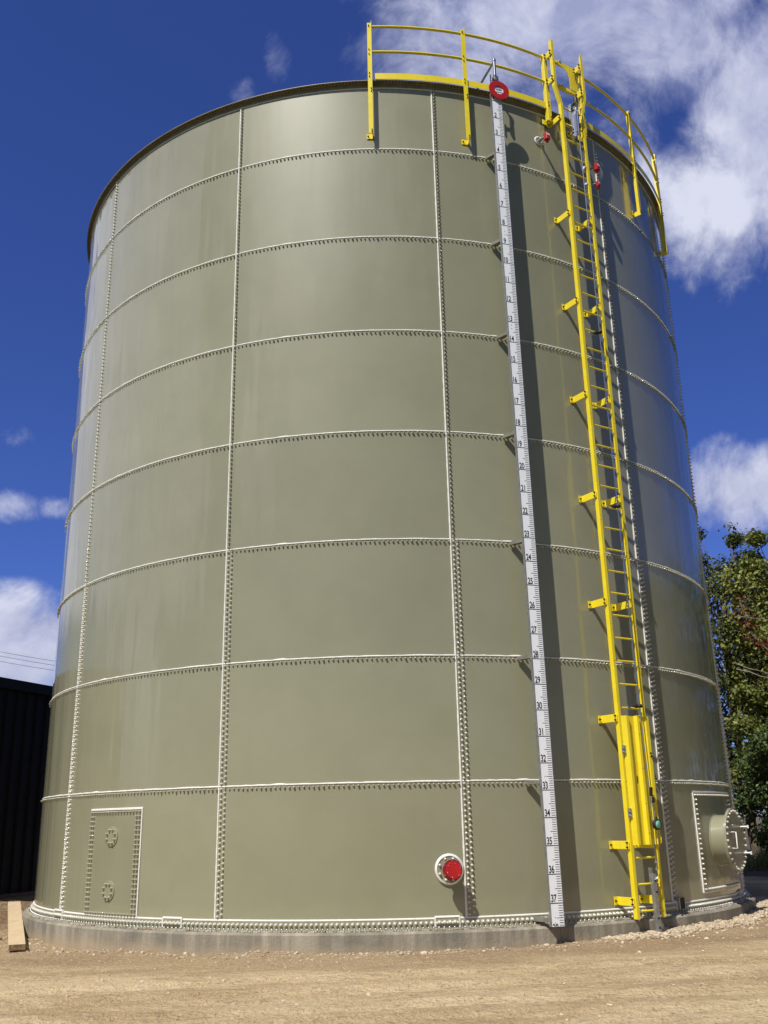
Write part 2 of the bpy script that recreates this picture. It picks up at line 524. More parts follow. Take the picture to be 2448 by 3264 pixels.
def panel_mesh(name, h, top_lap):
    mb = MB()
    n = 30
    eps = .0008
    vs, fs = [], []
    for i in range(n+1):
        u = i/n
        ph = 30*u
        for (zf, inner) in ((0, 0), (.5, 0), (1, 0)):
            # lower edge tucked behind, upper and left edges proud: real lap joints
            r_ = R - .004 + .005*zf*top_lap + .004*(1-u)
            vs.append(polar(ph, r_, zf*(h-eps)))
        for zf in (1, 0):
            vs.append(polar(ph, R-.012, zf*(h-eps)))
    for i in range(n):
        for j in range(5):
            fs.append((i*5+j, (i+1)*5+j, (i+1)*5+(j+1) % 5, i*5+(j+1) % 5))
    mb.add([v for i in range(n+1) for v in vs[i*5:i*5+3]],
           [(i*3+j, (i+1)*3+j, (i+1)*3+j+1, i*3+j+1) for i in range(n) for j in range(2)], 0, True)
    mb.add([v for i in range(n+1) for v in vs[i*5+3:i*5+5]],
           [(i*2, (i+1)*2, (i+1)*2+1, i*2+1) for i in range(n)], 0, True)
    mb.add(vs, [f for q, f in enumerate(fs) if q % 5 in (2, 4)], 0, False)
    mb.add(vs[:5], [(0, 1, 2, 3, 4)], 0)
    mb.add(vs[-5:], [(4, 3, 2, 1, 0)], 0)
    me = mb.build(name, M_TANK).data
    ob = [o_ for o_ in COL.objects if o_.data == me][0]
    bpy.data.objects.remove(ob)
    return me


def keep_mesh(mb, name, mats):
    ob = mb.build(name, mats)
    me = ob.data
    bpy.data.objects.remove(ob)
    return me


def sealant_mesh(h, top, left):
    rnd = random.Random(int(h*1000))
    mb = MB()
    if top:
        n = 40
        vs, fs = [], []
        for i in range(n+1):
            ph = 30*i/n
            a = .0080 + rnd.uniform(-.0025, .003) + (.008 if rnd.random() < .06 else 0)
            r_ = R
            vs += [polar(ph, r_-.006, h-.012), polar(ph, r_+.010, h-.008), polar(ph, r_+.008, h+a*.7), polar(ph, r_-.006, h+a*1.25)]
        for i in range(n):
            for j in range(4):
                fs.append((i*4+j, (i+1)*4+j, (i+1)*4+(j+1) % 4, i*4+(j+1) % 4))
        mb.add(vs, fs, 0, True)
    if left:
        n = 18
        vs, fs = [], []
        for i in range(n+1):
            z = h*i/n
            a = degrees(.0105/R)*(1+rnd.uniform(-.14, .2))
            vs += [polar(-a*1.3, R-.006, z), polar(-a*.8, R+.009, z), polar(a*.8, R+.011, z), polar(a*.9, R-.006, z)]
        for i in range(n):
            for j in range(4):
                fs.append((i*4+j, i*4+(j+1) % 4, (i+1)*4+(j+1) % 4, (i+1)*4+j))
        mb.add(vs, fs, 0, True)
    return keep_mesh(mb, 'sealant_bead', M_SEAL)


def row_mesh(h):
    mb = MB()
    n = 50
    for i in range(n):
        bolt(mb, wall_matrix(30*(i+.5)/n + random.uniform(-.012, .012), h-.032+random.uniform(-.0025, .0025), R-.002), .0125*random.uniform(.9, 1.15), .031*random.uniform(.8, 1.15))
    return keep_mesh(mb, 'seam_bolts', M_CAPT)


def column_mesh(h, double):
    mb = MB()
    n = int(round(h/.0600))
    for i in range(n):
        z = h*(i+.5)/n
        bolt(mb, wall_matrix(degrees(.033/R), z, R))
        if double:
            bolt(mb, wall_matrix(degrees(.083/R), z+h*.5/n*.7, R))
    return keep_mesh(mb, 'seam_bolts', M_CAP if double else M_CAPT)


HT = 11.165 - 7*RH
P_FULL = panel_mesh('wall_panel', RH, 1)
P_TOP = panel_mesh('wall_panel', HT, 0)
S_FULL, S_TOP = sealant_mesh(RH, True, True), sealant_mesh(HT, False, True)
ROW = row_mesh(RH)
COL2, COL1, COLT = column_mesh(RH, True), column_mesh(RH, False), column_mesh(HT-.06, False)
for k in range(8):
    for ph in SEAMS:
        p = link('wall_panel', P_TOP if k == 7 else P_FULL, tank, (0, 0, k*RH + TZ), radians(ph))
        if ph in DET or abs(ph-98.93) < 1:
            link('sealant_bead', S_TOP if k == 7 else S_FULL, p)
            link('seam_bolts', COLT if k == 7 else (COL2 if k < 3 else COL1), p)
            if k < 7:
                link('seam_bolts', ROW, p)

# rim angle: vertical leg on the shell, horizontal leg outward, with punched holes
mb = MB()
ro = R + .078
arc_strip(mb, [(R+.002, ZTOP-.075), (R+.011, ZTOP-.075), (R+.011, ZTOP-.009), (ro, ZTOP-.009), (ro, ZTOP), (R-.02, ZTOP), (R-.02, ZTOP-.009), (R+.002, ZTOP-.009)], 0, 360, 240, 0, False)
rim = mb.build('rim_angle', M_RIM, tank, (0, 0, TZ))
mb = MB()
for i in range(-16*11, 16*11):
    ph = i*.5
    M = Matrix.Translation(polar(ph, R+.045, ZTOP-.0085)) @ Matrix.Rotation(pi, 4, 'X')
    mb.lathe([(.0135, 0), (.0125, .003), (.0004, .0035)], M, 8, 0)
mb.build('rim_holes', M_BLACK, rim)  # flat black discs drawn for the dark of the punched holes
mb = MB()
arc_strip(mb, [(R+.001, ZTOP-.092), (R+.009, ZTOP-.088), (R+.008, ZTOP-.0755), (R+.001, ZTOP-.0755)], -110, 110, 160)
mb.build('sealant_bead', M_SEAL, rim)

# base angle with its own bolts, splice covers and bead
mb = MB()
arc_strip(mb, [(R+.001, -.012), (R+.010, -.012), (R+.012, -.095), (R+.062, -.098), (R+.062, -.108), (R-.02, -.108), (R-.02, -.10), (R+.001, -.095)], 0, 360, 240, 0, False)
base = mb.build('base_angle', M_TRIM, tank, (0, 0, TZ))
mb = MB()
arc_strip(mb, [(R+.002, -.015), (R+.014, -.0115), (R+.013, -.001), (R+.000, .005)], -110, 110, 200)
mb.build('sealant_bead', M_SEAL, base)
mb = MB()
for i in range(-176, 176):
    ph = i*.6
    bolt(mb, wall_matrix(ph, -.050, R+.010), .0165, .036)
mb.build('seam_bolts', M_CAP, base)
mb = MB()
for i in range(-176, 176):
    ph = i*.6+.2
    mb.lathe([(.011, 0), (.011, .012), (.0004, .015)], Matrix.Translation(polar(ph, R+.040, -.098)), 6, 0)
mb.build('anchor_bolts', M_GALV, base)
SPL = [-51.0, -27.0, 6.6, 38.0, 63.0]
for ph in SPL:
    mb = MB()
    a = degrees(.13/R)
    arc_strip(mb, [(R+.0125, -.092), (R+.0125, .004), (R+.020, .008), (R+.024, -.004), (R+.024, -.092)], ph-a, ph+a, 8, 0, False)
    sp = mb.build('splice_plate', M_TRIM, base)
    mb = MB()
    arc_strip(mb, [(R+.004, .0055), (R+.010, .022), (R+.024, .020), (R+.030, .004), (R+.022, .001)], ph-a*1.06, ph+a*1.06, 8)
    for s_ in (-1, 1):
        arc_strip(mb, [(R+.012, -.09), (R+.029, -.09), (R+.030, .001), (R+.012, .001)], ph+s_*a*1.03-.09, ph+s_*a*1.03+.09, 2)
    mb.build('sealant_bead', M_SEAL, sp)
    mb = MB()
    for q in range(4):
        bolt(mb, wall_matrix(ph + (q-1.5)*.6, -.044, R+.024), .018, .034)
    mb.build('seam_bolts', M_CAP, sp)

# blank access panel with two round covers, bolted to the shell at the left
def patch_panel(phl, phr, z0, z1, double_cols, bead_sides, nb_top, nb_side):
    mb = MB()
    t_ = .010
    arc_strip(mb, [(R+.001, z0), (R+t_, z0), (R+t_, z1), (R+.001, z1)], phl, phr, 16, 0, True)
    pn = mb.build('access_panel', M_TANK, tank, (0, 0, TZ))
    mb = MB()
    w_ = degrees(.016/R)
    if 't' in bead_sides:
        arc_strip(mb, [(R, z1-.004), (R+.017, z1-.005), (R+.016, z1+.014), (R, z1+.02)], phl, phr+w_, 16)
    if 'r' in bead_sides:
        arc_strip(mb, [(R, z0), (R+.017, z0), (R+.017, z1-.006), (R, z1-.006)], phr+.004, phr+w_, 2)
    if 'l' in bead_sides:
        arc_strip(mb, [(R, z0-.01), (R+.017, z0-.01), (R+.017, z1+.014), (R, z1+.014)], phl-w_, phl-.004, 2)
    if 'b' in bead_sides:
        arc_strip(mb, [(R, z0-.02), (R+.015, z0-.014), (R+.016, z0-.001), (R, z0-.001)], phl, phr, 16)
    mb.build('sealant_bead', M_SEAL, pn)
    mb = MB()
    e = degrees(.030/R)
    e2 = degrees(.080/R)
    for i in range(nb_top):
        ph = phl+e + (phr-phl-2*e)*i/(nb_top-1)
        for z in (z0+.03, z1-.03):
            bolt(mb, wall_matrix(ph, z, R+t_))
    for i in range(1, nb_side-1):
        z = z0+.03 + (z1-z0-.06)*i/(nb_side-1)
        for ph in ((phl+e, phr-e) + ((phl+e2, phr-e2) if double_cols else ())):
            bolt(mb, wall_matrix(ph, z, R+t_))
    mb.build('seam_bolts', M_CAPT if double_cols else M_CAP, pn)
    return pn


ap = patch_panel(-43.6, -32.95, -.006, 1.217, True, 'tr', 18, 22)
for zc in (.900, .277):
    mb = MB()
    M = wall_matrix(-38.5, zc, R+.0105)
    mb.lathe([(.118, -.006), (.118, .009), (.112, .012), (.0004, .012)], M, 40, 0, False)
    cv = mb.build('round_cover', M_TANK, ap)
    mb = MB()
    for q in range(8):
        a = 2*pi*(q+.5)/8
        bolt(mb, M @ Matrix.Translation((.082*cos(a), .082*sin(a), .0115)), .0145, .032)
    mb.build('ring_bolts', M_CAPT, cv)

# manway at the right
patch_panel(46.75, 61.8, .085, 1.292, False, 'tlb', 26, 20)
mw = MB()
MW = wall_matrix(53.6, .69, R)
mw.lathe([(.318, -.15), (.318, .228)], MW, 48, 0)
mw.lathe([(.332, -.14), (.332, .014), (.318, .018)], MW, 48, 0)
manway = mw.build('manway', M_TANK, tank, (0, 0, TZ))
mb = MB()
mb.lathe([(.30, .214), (.402, .214), (.402, .228), (.30, .228)], MW, 56, 0, False)
mb.build('neck_flange', M_TANK, manway)
mb = MB()
mb.lathe([(.0004, .229), (.402, .229), (.402, .244), (.398, .248), (.0004, .248)], MW, 56, 0, False)
cover = mb.build('manway_cover', M_TRIM, manway)
mb = MB()
for q in range(28):
    a = 2*pi*q/28
    T = MW @ Matrix.Translation((.365*cos(a), .365*sin(a), .248))
    mb.lathe([(.017, 0), (.017, .013), (.0115, .014), (.0115, .020), (.0004, .021)], T, 6, 0, False)
mb.build('ring_bolts', M_CAP, manway)


def mwp(x, y, h):
    return MW @ Vector((x, y, h))


mb = MB()
mb.tube([mwp(-.20, .10, .247), mwp(-.20, .10, .315), mwp(-.20, -.10, .315), mwp(-.20, -.10, .247)], .009, 8)
mb.build('cover_handle', M_SEAL, manway)
mb = MB()
mb.box(mwp(-.08, .10, .252), (.06, .16, .006), MW.to_3x3())
mb.tube([mwp(-.11, .185, .25), mwp(-.11, .185, .275), mwp(-.05, .185, .275), mwp(-.05, .185, .25)], .007, 6)
mb.build('name_plate', M_GALV, manway)
for y_ in (.16, -.17):
    mb = MB()
    mb.tube([mwp(.22, y_, .247), mwp(.22, y_, .36)], .011, 8)
    mb.tube([mwp(.22, y_-.02, .352), mwp(.22, y_+.02, .352)], .012, 8)
    mb.build('cover_handle', M_SEAL, manway)

# ================================================================== CONCRETE RING
mb = MB()
RC = 5.60
arc_strip(mb, [(RC, -.75), (RC, -.142), (RC-.022, -.118), (R-.35, -.112), (R-.35, -.75)], 0, 360, 240, 0, True)
ring = mb.build('concrete_ring', M_CONC)
tag(ring, 'weathered grey concrete ring foundation with stained side, carrying the tan tank', 'foundation')
mb = MB()
rn = random.Random(3)
for i in range(720):
    ph = -110 + i*220/720
    r_ = R+.068+rn.uniform(-.004, .012)
    mb.box(polar(ph, r_, -.112+rn.uniform(-.002, .006)), (.022, .02+rn.uniform(0, .012), .012), Matrix.Rotation(radians(ph+rn.uniform(-20, 20)), 3, 'Z'))
mb.build('grout_bead', mottled('grout', (.34, .25, .16), (.62, .57, .47), 14, .9, 0, 0, .4), ring)

# ================================================================== GROUND
def axis(lo, hi, d0, d1, step, far):
    a = []
    x = d0
    s_ = step
    while x > lo:
        s_ *= 1.22
        x -= s_
        a.append(max(x, lo))
    a = a[::-1]
    n = int((d1-d0)/step)
    a += [d0 + i*(d1-d0)/n for i in range(n+1)]
    x, s_ = d1, step
    while x < hi:
        s_ *= 1.22
        x += s_
        a.append(min(x, hi))
    return a


xs = axis(-900, 900, -7.6, 7.6, .055, 0)
ys = axis(-600, 900, -10.6, 2.6, .055, 0)
gv = [(x, y, gz(x, y)) for y in ys for x in xs]
nx = len(xs)
gf = [(j*nx+i, j*nx+i+1, (j+1)*nx+i+1, (j+1)*nx+i) for j in range(len(ys)-1) for i in range(nx-1)]
gm = bpy.data.meshes.new('ground')
gm.from_pydata(gv, [], gf)
gm.materials.append(M_DIRT)
gm.polygons.foreach_set('use_smooth', [True]*len(gf))
tag(link('ground', gm), kind='structure')

# stones
ICO = None
def ico():
    global ICO
    if ICO is None:
        bmx = bmesh.new()
        bmesh.ops.create_icosphere(bmx, subdivisions=1, radius=1)
        bmx.verts.index_update()
        ICO = ([v.co.copy() for v in bmx.verts], [[v.index for v in f.verts] for f in bmx.faces])
        bmx.free()
    return ICO


def stones(name, pts, kind_label=None):
    vs0, fs0 = ico()
    V, Fc, tone = [], [], []
    rn = random.Random(len(pts))
    for (x, y, z, s_) in pts:
        Mx = Matrix.Rotation(rn.uniform(0, 6.28), 3, 'Z') @ Matrix.Rotation(rn.uniform(-.6, .6), 3, 'X') @ Matrix.Diagonal((s_*rn.uniform(.7, 1.3), s_*rn.uniform(.6, 1.1), s_*rn.uniform(.4, .8)))
        o_ = len(V)
        for v in vs0:
            V.append(Mx @ (v*(1+rn.uniform(-.22, .22))) + Vector((x, y, z + s_*.25)))
        for f in fs0:
            Fc.append([i+o_ for i in f])
        tone += [min(1, max(0, rn.gauss(.62, .28)))]*len(fs0)
    me = bpy.data.meshes.new(name)
    me.from_pydata(V, [], Fc)
    at = me.attributes.new('tone', 'FLOAT', 'FACE')
    at.data.foreach_set('value', tone)
    me.materials.append(M_STONE)
    ob = link(name, me)
    tag(ob, kind='stuff')
    return ob


rn = random.Random(11)
pts = []
for i in range(3800):
    ph = 25 + 58*rn.random()
    wdt = .07 + .30*max(0, min(1, (ph-25)/14))*(1-.25*sin(ph*.25)) + .35*math.exp(-((ph-31)/4.0)**2)
    dd = abs(rn.gauss(0, .45))*wdt
    r_ = RC + .01 + dd
    p = polar(ph, r_)
    heap = .02*max(0, 1-dd/.5)*max(0, min(1, (ph-26)/6))
    pts.append((p.x, p.y, gz(p.x, p.y)+heap*rn.random(), rn.uniform(.010, .026)*(1.25 if rn.random() < .12 else 1)))
tag(stones('gravel', pts), 'pale crushed gravel heaped along the right foot of the concrete ring', 'gravel')
pts = []
for i in range(9000):
    x, y = rn.uniform(-6.5, 7.5), rn.uniform(-10.4, -1.5)
    if hypot(x, y) < RC + .03:
        continue
    if rn.random() > .25 + .75*max(0, noise.noise((x*.7, y*1.1, 9))+.35) + .3*(x > 2):
        continue
    s_ = min(.034, .0035 + rn.expovariate(210))
    pts.append((x, y, gz(x, y)-.3*s_, s_))
for i in range(1500):
    ph = rn.uniform(-66, 30)
    r_ = RC + abs(rn.gauss(.02, .28))
    p = polar(ph, r_)
    pts.append((p.x, p.y, gz(p.x, p.y), .004+rn.expovariate(190)))
tag(stones('loose_pebbles', pts), 'small pale pebbles and clods strewn over the bare dirt', 'pebbles')

# ================================================================== LADDER
LPH = 31.50
lad = empty('access_ladder', polar(LPH, R, -.10), radians(LPH))
tag(lad, 'tall yellow steel ladder with a locked climb guard on the tank wall', 'ladder')
LZ = .10                                   # local z = world z + LZ
HALF = .206
def LW(z):
    return z + LZ
D0, D1 = -.222, -.282                      # rail back and front (local y)
for s_ in (-1, 1):
    mb = MB()
    # angle section: front flange + side leg, straight up to the rim, then a jog outward to the walk-through
    pts = [(0, -.10), (0, 11.17), (.088, 11.47), (.088, 12.315)]
    for i in range(3):
        (o0, z0), (o1, z1) = pts[i], pts[i+1]
        xa, xb = s_*(HALF+o0), s_*(HALF+o1)
        for (dx0, dx1, y0, y1) in ((-.0205, .0205, D1, D1+.007), (.0135 if s_ > 0 else -.0205, .0205 if s_ > 0 else -.0135, D1+.0072, D0)):
            vs = [(xa+dx0, y0, LW(z0)), (xa+dx1, y0, LW(z0)), (xa+dx1, y1, LW(z0)), (xa+dx0, y1, LW(z0)),
                  (xb+dx0, y0, LW(z1)), (xb+dx1, y0, LW(z1)), (xb+dx1, y1, LW(z1)), (xb+dx0, y1, LW(z1))]
            mb.add(vs, [(0, 1, 5, 4), (1, 2, 6, 5), (2, 3, 7, 6), (3, 0, 4, 7), (0, 3, 2, 1), (4, 5, 6, 7)])
    rail = mb.build('rail', M_YEL, lad)
    mb = MB()
    for z in (1.47, 2.9, 4.32, 5.74, 7.16, 8.58, 10.0):
        for dz in (-.14, -.07, .32, .39):
            mb.lathe([(.0055, 0), (.0004, .0006)], at_out(s_*HALF + .004, D1-.0004, LW(z+dz)), 8, 0)
    mb.build('hole_pattern', M_BOLT_DK, rail)
RUNG = [-.022 + .286*k for k in range(40)]
for z in RUNG:
    mb = MB()
    mb.tube([(-HALF+.02, -.25, LW(z)), (HALF-.02, -.25, LW(z))], .0125, 8)
    mb.build('rung', M_YEL, lad)
BR = [.084, .695, 2.143, 3.575, 4.99, 6.42, 7.845, 9.27, 10.94]
for z in BR:
    for s_ in (-1, 1):
        x = s_*(HALF - .024) - (.0 if s_ < 0 else 0)
        xo = s_*HALF - .036 if s_ < 0 else s_*HALF - .036 + .055
        xo = -HALF-.0345 if s_ < 0 else HALF+.0345 - .012
        xo = -HALF-.034 if s_ < 0 else HALF-.040
        yw = R*cos(math.asin(xo/R)) - R          # wall surface at that offset (local y)
        y_in = -yw - .008
        mb = MB()
        y_in = (R - R*cos(math.asin(abs(xo)/R)))
        yi = y_in + (-.002)
        if z > 10.8:
            yi = -.012
        mb.box((xo, (yi + D1+.012)/2, LW(z)), (.007, abs(D1+.012-yi), .092), None, 0, .002)
        mb.box((xo - .030, yi-.0065, LW(z)), (.054, .007, .092), None, 0, .002)
        br = mb.build('bracket', M_YEL, lad)
        mb = MB()
        for dz in (-.026, .026):
            M = Matrix.Translation((xo-.004, D1+.035, LW(z+dz))) @ Matrix.Rotation(-pi/2, 4, 'Y')
            mb.lathe([(.0115, 0), (.0115, .011), (.0075, .012), (.0075, .024), (.0004, .025)], M, 6, 0, False)
        mb.lathe([(.012, 0), (.012, .011), (.007, .012), (.007, .026), (.0004, .027)], at_out(xo-.036, yi-.010, LW(z)), 6, 0, False)
        mb.build('bracket_bolt', M_BOLT_DK, br)
# walk-through plates tying the rails to the guardrail posts
for z in (12.08, 11.60):
    for s_ in (-1, 1):
        mb = MB()
        xo = s_*(HALF+.088) - .034
        mb.box((xo, -.205, LW(z)), (.007, .16, .105), None, 0, .002)
        tp = mb.build('tie_plate', M_YEL, lad)
        mb = MB()
        for dz in (-.028, .028):
            for y_ in (-.262, -.150):
                M = Matrix.Translation((xo-.004, y_, LW(z+dz))) @ Matrix.Rotation(-pi/2, 4, 'Y')
                mb.lathe([(.0125, 0), (.0125, .012), (.008, .013), (.008, .024), (.0004, .025)], M, 6, 0, False)
        mb.build('plate_bolt', M_BOLT_DK, tp)
# climb guard: folded sheet hung on the left rail
mb = MB()
prof = [(-.205, -.296), (-.165, -.296), (-.150, -.322), (-.138, -.322), (-.118, -.300), (-.028, -.300), (-.012, -.330), (.060, -.330), (.066, -.296),
        (.150, -.296), (.172, -.326), (.232, -.326), (.238, -.296)]
prof = [(-.196, -.290), (-.150, -.331), (-.112, -.331), (-.092, -.292), (.006, -.292), (.026, -.331), (.062, -.331), (.070, -.296), (.150, -.296), (.170, -.331), (.218, -.331), (.232, -.296)]
z0, z1 = LW(.692), LW(2.165)
th = .004
vs, fs = [], []
k = len(prof)
for z in (z0, z1):
    for (x, y) in prof:
        vs.append((x, y, z))
    for (x, y) in prof:
        vs.append((x, y+th, z))
for i in range(k-1):
    fs.append((i, i+1, 2*k+i+1, 2*k+i))
    fs.append((k+i+1, k+i, 3*k+i, 3*k+i+1))
    fs.append((2*k+i, 2*k+i+1, 3*k+i+1, 3*k+i))
    fs.append((i+1, i, k+i, k+i+1))
fs.append((0, k, 3*k, 2*k))
fs.append((k-1, 3*k-1, 4*k-1, 2*k-1))
fs = [f for f in fs if max(f) < 4*k]
mb.add(vs, fs)
guard = mb.build('climb_guard', M_YEL, lad)
mb = MB()
mb.box((.112, -.288, (LW(.66)+LW(2.17))/2), (.085, .004, 1.51))
mb.build('backing_plate', M_YEL, guard)
for z in (1.765, 1.047):
    mb = MB()
    mb.box((-.214, -.300, LW(z)), (.050, .010, .105), None, 0, .002)
    hg = mb.build('hinge', M_GALV, guard)
    mb = MB()
    for dz in (-.026, .026):
        mb.lathe([(.013, 0), (.013, .010), (.0004, .014)], at_out(-.212, -.305, LW(z+dz)), 6, 0, False)
    mb.tube([(-.190, -.304, LW(z-.05)), (-.190, -.304, LW(z+.05))], .007, 8)
    mb.build('hinge_bolt', M_CHROME, hg)
mb = MB()
mb.box((-.028, -.2945, LW(1.425)), (.013, .004, .085), None, 0, .004)
mb.build('slot', M_BLACK, guard)
mb = MB()
for z, x in ((1.73, .192), (1.69, .196)):
    mb.lathe([(.010, 0), (.010, .012), (.006, .013), (.006, .03), (.0004, .031)], at_out(x, -.331, LW(z)), 6, 0, False)
for z in (1.95, 1.55, 1.15, .82):
    mb.lathe([(.006, 0), (.0004, .003)], at_out(.044, -.331, LW(z)), 8, 0)
mb.build('guard_bolt', M_BOLT_DK, guard)
mb = MB()
mb.tube([(.190, -.332, LW(.80)), (.190, -.360, LW(.80)), (.196, -.360, LW(.71)), (.196, -.332, LW(.71))], .007, 8)
mb.build('guard_handle', M_YEL, guard)

# safety cable running down the ladder
CX = .030
cab = empty('safety_cable', polar(LPH, R+.33, -.30), radians(LPH))
tag(cab, 'galvanised fall arrest cable with top and foot channels hung along the yellow ladder', 'safety cable')
CZ, CY = .30, .33            # local = ladder local shifted
def cl(x, y, z):
    return (x, y+CY, z+CZ)
cpath = [cl(.026, -.348, 11.10), cl(.022, -.345, 10.62), cl(.035, -.345, 7.37), cl(.044, -.345, 4.85), cl(.070, -.348, 2.28), cl(.090, -.352, 1.3), cl(.088, -.345, .52)]
mb = MB()
mb.tube(cpath, .0075, 8)
mb.build('wire_rope', M_CHROME, cab)
mb = MB()
for (dx, y_, w_, d_) in ((-.050, -.295, .006, .055), (0, -.270, .10, .006), (.05, -.295, .006, .055)):
    mb.box(cl(-.022+dx, y_, 10.93), (w_, d_, .52), None, 0, .001)
mb.box(cl(0, -.335, 11.20), (.075, .10, .008), None, 0, .001)
top = mb.build('top_channel', M_CHROME, cab)
mb = MB()
mb.lathe([(.0305, 0), (.032, .01), (.032, .115), (.026, .125), (.010, .127), (.010, .15), (.0004, .152)], Matrix.Translation(cl(.022, -.342, 11.206)), 16, 0)
mb.build('shock_absorber', M_RUB, top)
mb = MB()
mb.tube([cl(.026+.026*sin(a), -.348, 11.105 + .04*cos(a)) for a in [2*pi*i/14 for i in range(14)]], .008, 8, 0, True, True)
mb.build('eye_loop', M_SEAL, top)
mb = MB()
for dz in (0, .055):
    mb.lathe([(.012, 0), (.012, .012), (.0004, .016)], Matrix.Translation(cl(-.02, -.274, 10.72+dz)) @ OUT, 6, 0, False)
mb.build('channel_bolt', M_BOLT_DK, top)
for z, x in ((7.365, .035), (4.841, .044), (2.285, .070)):
    mb = MB()
    mb.lathe([(.020, 0), (.034, .012), (.034, .032), (.020, .044), (.0004, .045)], Matrix.Translation(cl(x, -.345, z-.02)) @ Matrix.Rotation(.35, 4, 'X'), 14, 0)
    mb.box(cl(x-.035, -.318, z-.005), (.07, .045, .026), Matrix.Rotation(.15, 3, 'Y'), 0, .004)
    gd = mb.build('cable_guide', M_RUB, cab)
    mb = MB()
    mb.box(cl(x-.105, -.285, z-.02), (.08, .012, .018), Matrix.Rotation(.3, 3, 'Y'), 0, .002)
    mb.build('guide_clip', M_GALV, gd)
mb = MB()
mb.box(cl(.030, -.300, .36), (.056, .012, .16), None, 0, .002)
mb.box(cl(.045, -.318, .065), (.062, .045, .62), Matrix.Rotation(-.012, 3, 'Y'), 0, .004)
mb.box(cl(.085, -.30, .33), (.08, .045, .028), None, 0, .003)
ft = mb.build('foot_channel', M_GALV, cab)
mb = MB()
for z in (.50, .425):
    mb.lathe([(.012, -.01), (.027, -.006), (.010, .022), (.0075, .04)], Matrix.Translation(cl(.088, -.346, z)), 14, 0)
mb.build('tension_nut', M_CHROME, ft)
mb = MB()
mb.tube([cl(.088, -.346, .42), cl(.092, -.346, .36), cl(.075, -.350, .325), cl(.05, -.350, .30)], .0075, 8)
mb.build('rope_tail', M_CHROME, ft)
mb = MB()
for z, x in ((.30, .05), (.18, .05), (-.10, .04), (-.20, .05)):
    mb.lathe([(.012, 0), (.012, .012), (.0004, .018)], Matrix.Translation(cl(x, -.342, z)) @ OUT, 6, 0, False)
mb.build('channel_bolt', M_BOLT_DK, ft)

# cable grab hanging on the guard
gb = empty('cable_grab', polar(LPH, R+.345, .80), radians(LPH))
tag(gb, 'small cable grab with round black reel and green label hanging before the yellow guard', 'cable grab')
def gl(x, y, z):
    return (x, y+.345, z-.80)
mb = MB()
mb.lathe([(.0004, 0), (.056, 0), (.062, .008), (.062, .034), (.056, .042), (.0004, .043)], Matrix.Translation(gl(.135, -.352, .914)) @ OUT, 28, 0)
mb.tube([gl(.135, -.37, .97), gl(.135, -.37, 1.0)], .012, 8)
rl = mb.build('reel', M_RUB, gb)
mb = MB()
mb.lathe([(.0004, .0445), (.043, .0445), (.043, .043)], Matrix.Translation(gl(.135, -.352, .914)) @ OUT, 28, 0)
mb.build('round_label', M_GREEN, rl)
mb = MB()
for i in range(6):
    z = 1.005 + i*.04
    mb.tube([gl(.128-.006*i + .010*sin(a), -.365, z + .026*cos(a)) for a in [2*pi*j/10 for j in range(10)]], .0055, 6, 0, True, True)
mb.build('chain', M_CHROME, gb)
mb = MB()
mb.box(gl(.098, -.368, 1.285), (.034, .034, .10), Matrix.Rotation(.1, 3, 'Y'), 0, .006)
mb.tube([gl(.118, -.370, 1.22), gl(.122, -.370, 1.16)], .016, 8)
mb.build('grab_body', M_BOLT_DK, gb)
mb = MB()
mb.tube([gl(.14, -.362, .86), gl(.150, -.362, .78), gl(.150, -.36, .70)], .007, 6)
mb.box(gl(.152, -.362, .70), (.020, .014, .06), None, 0, .004)
mb.build('lanyard_tail', M_CHROME, gb)

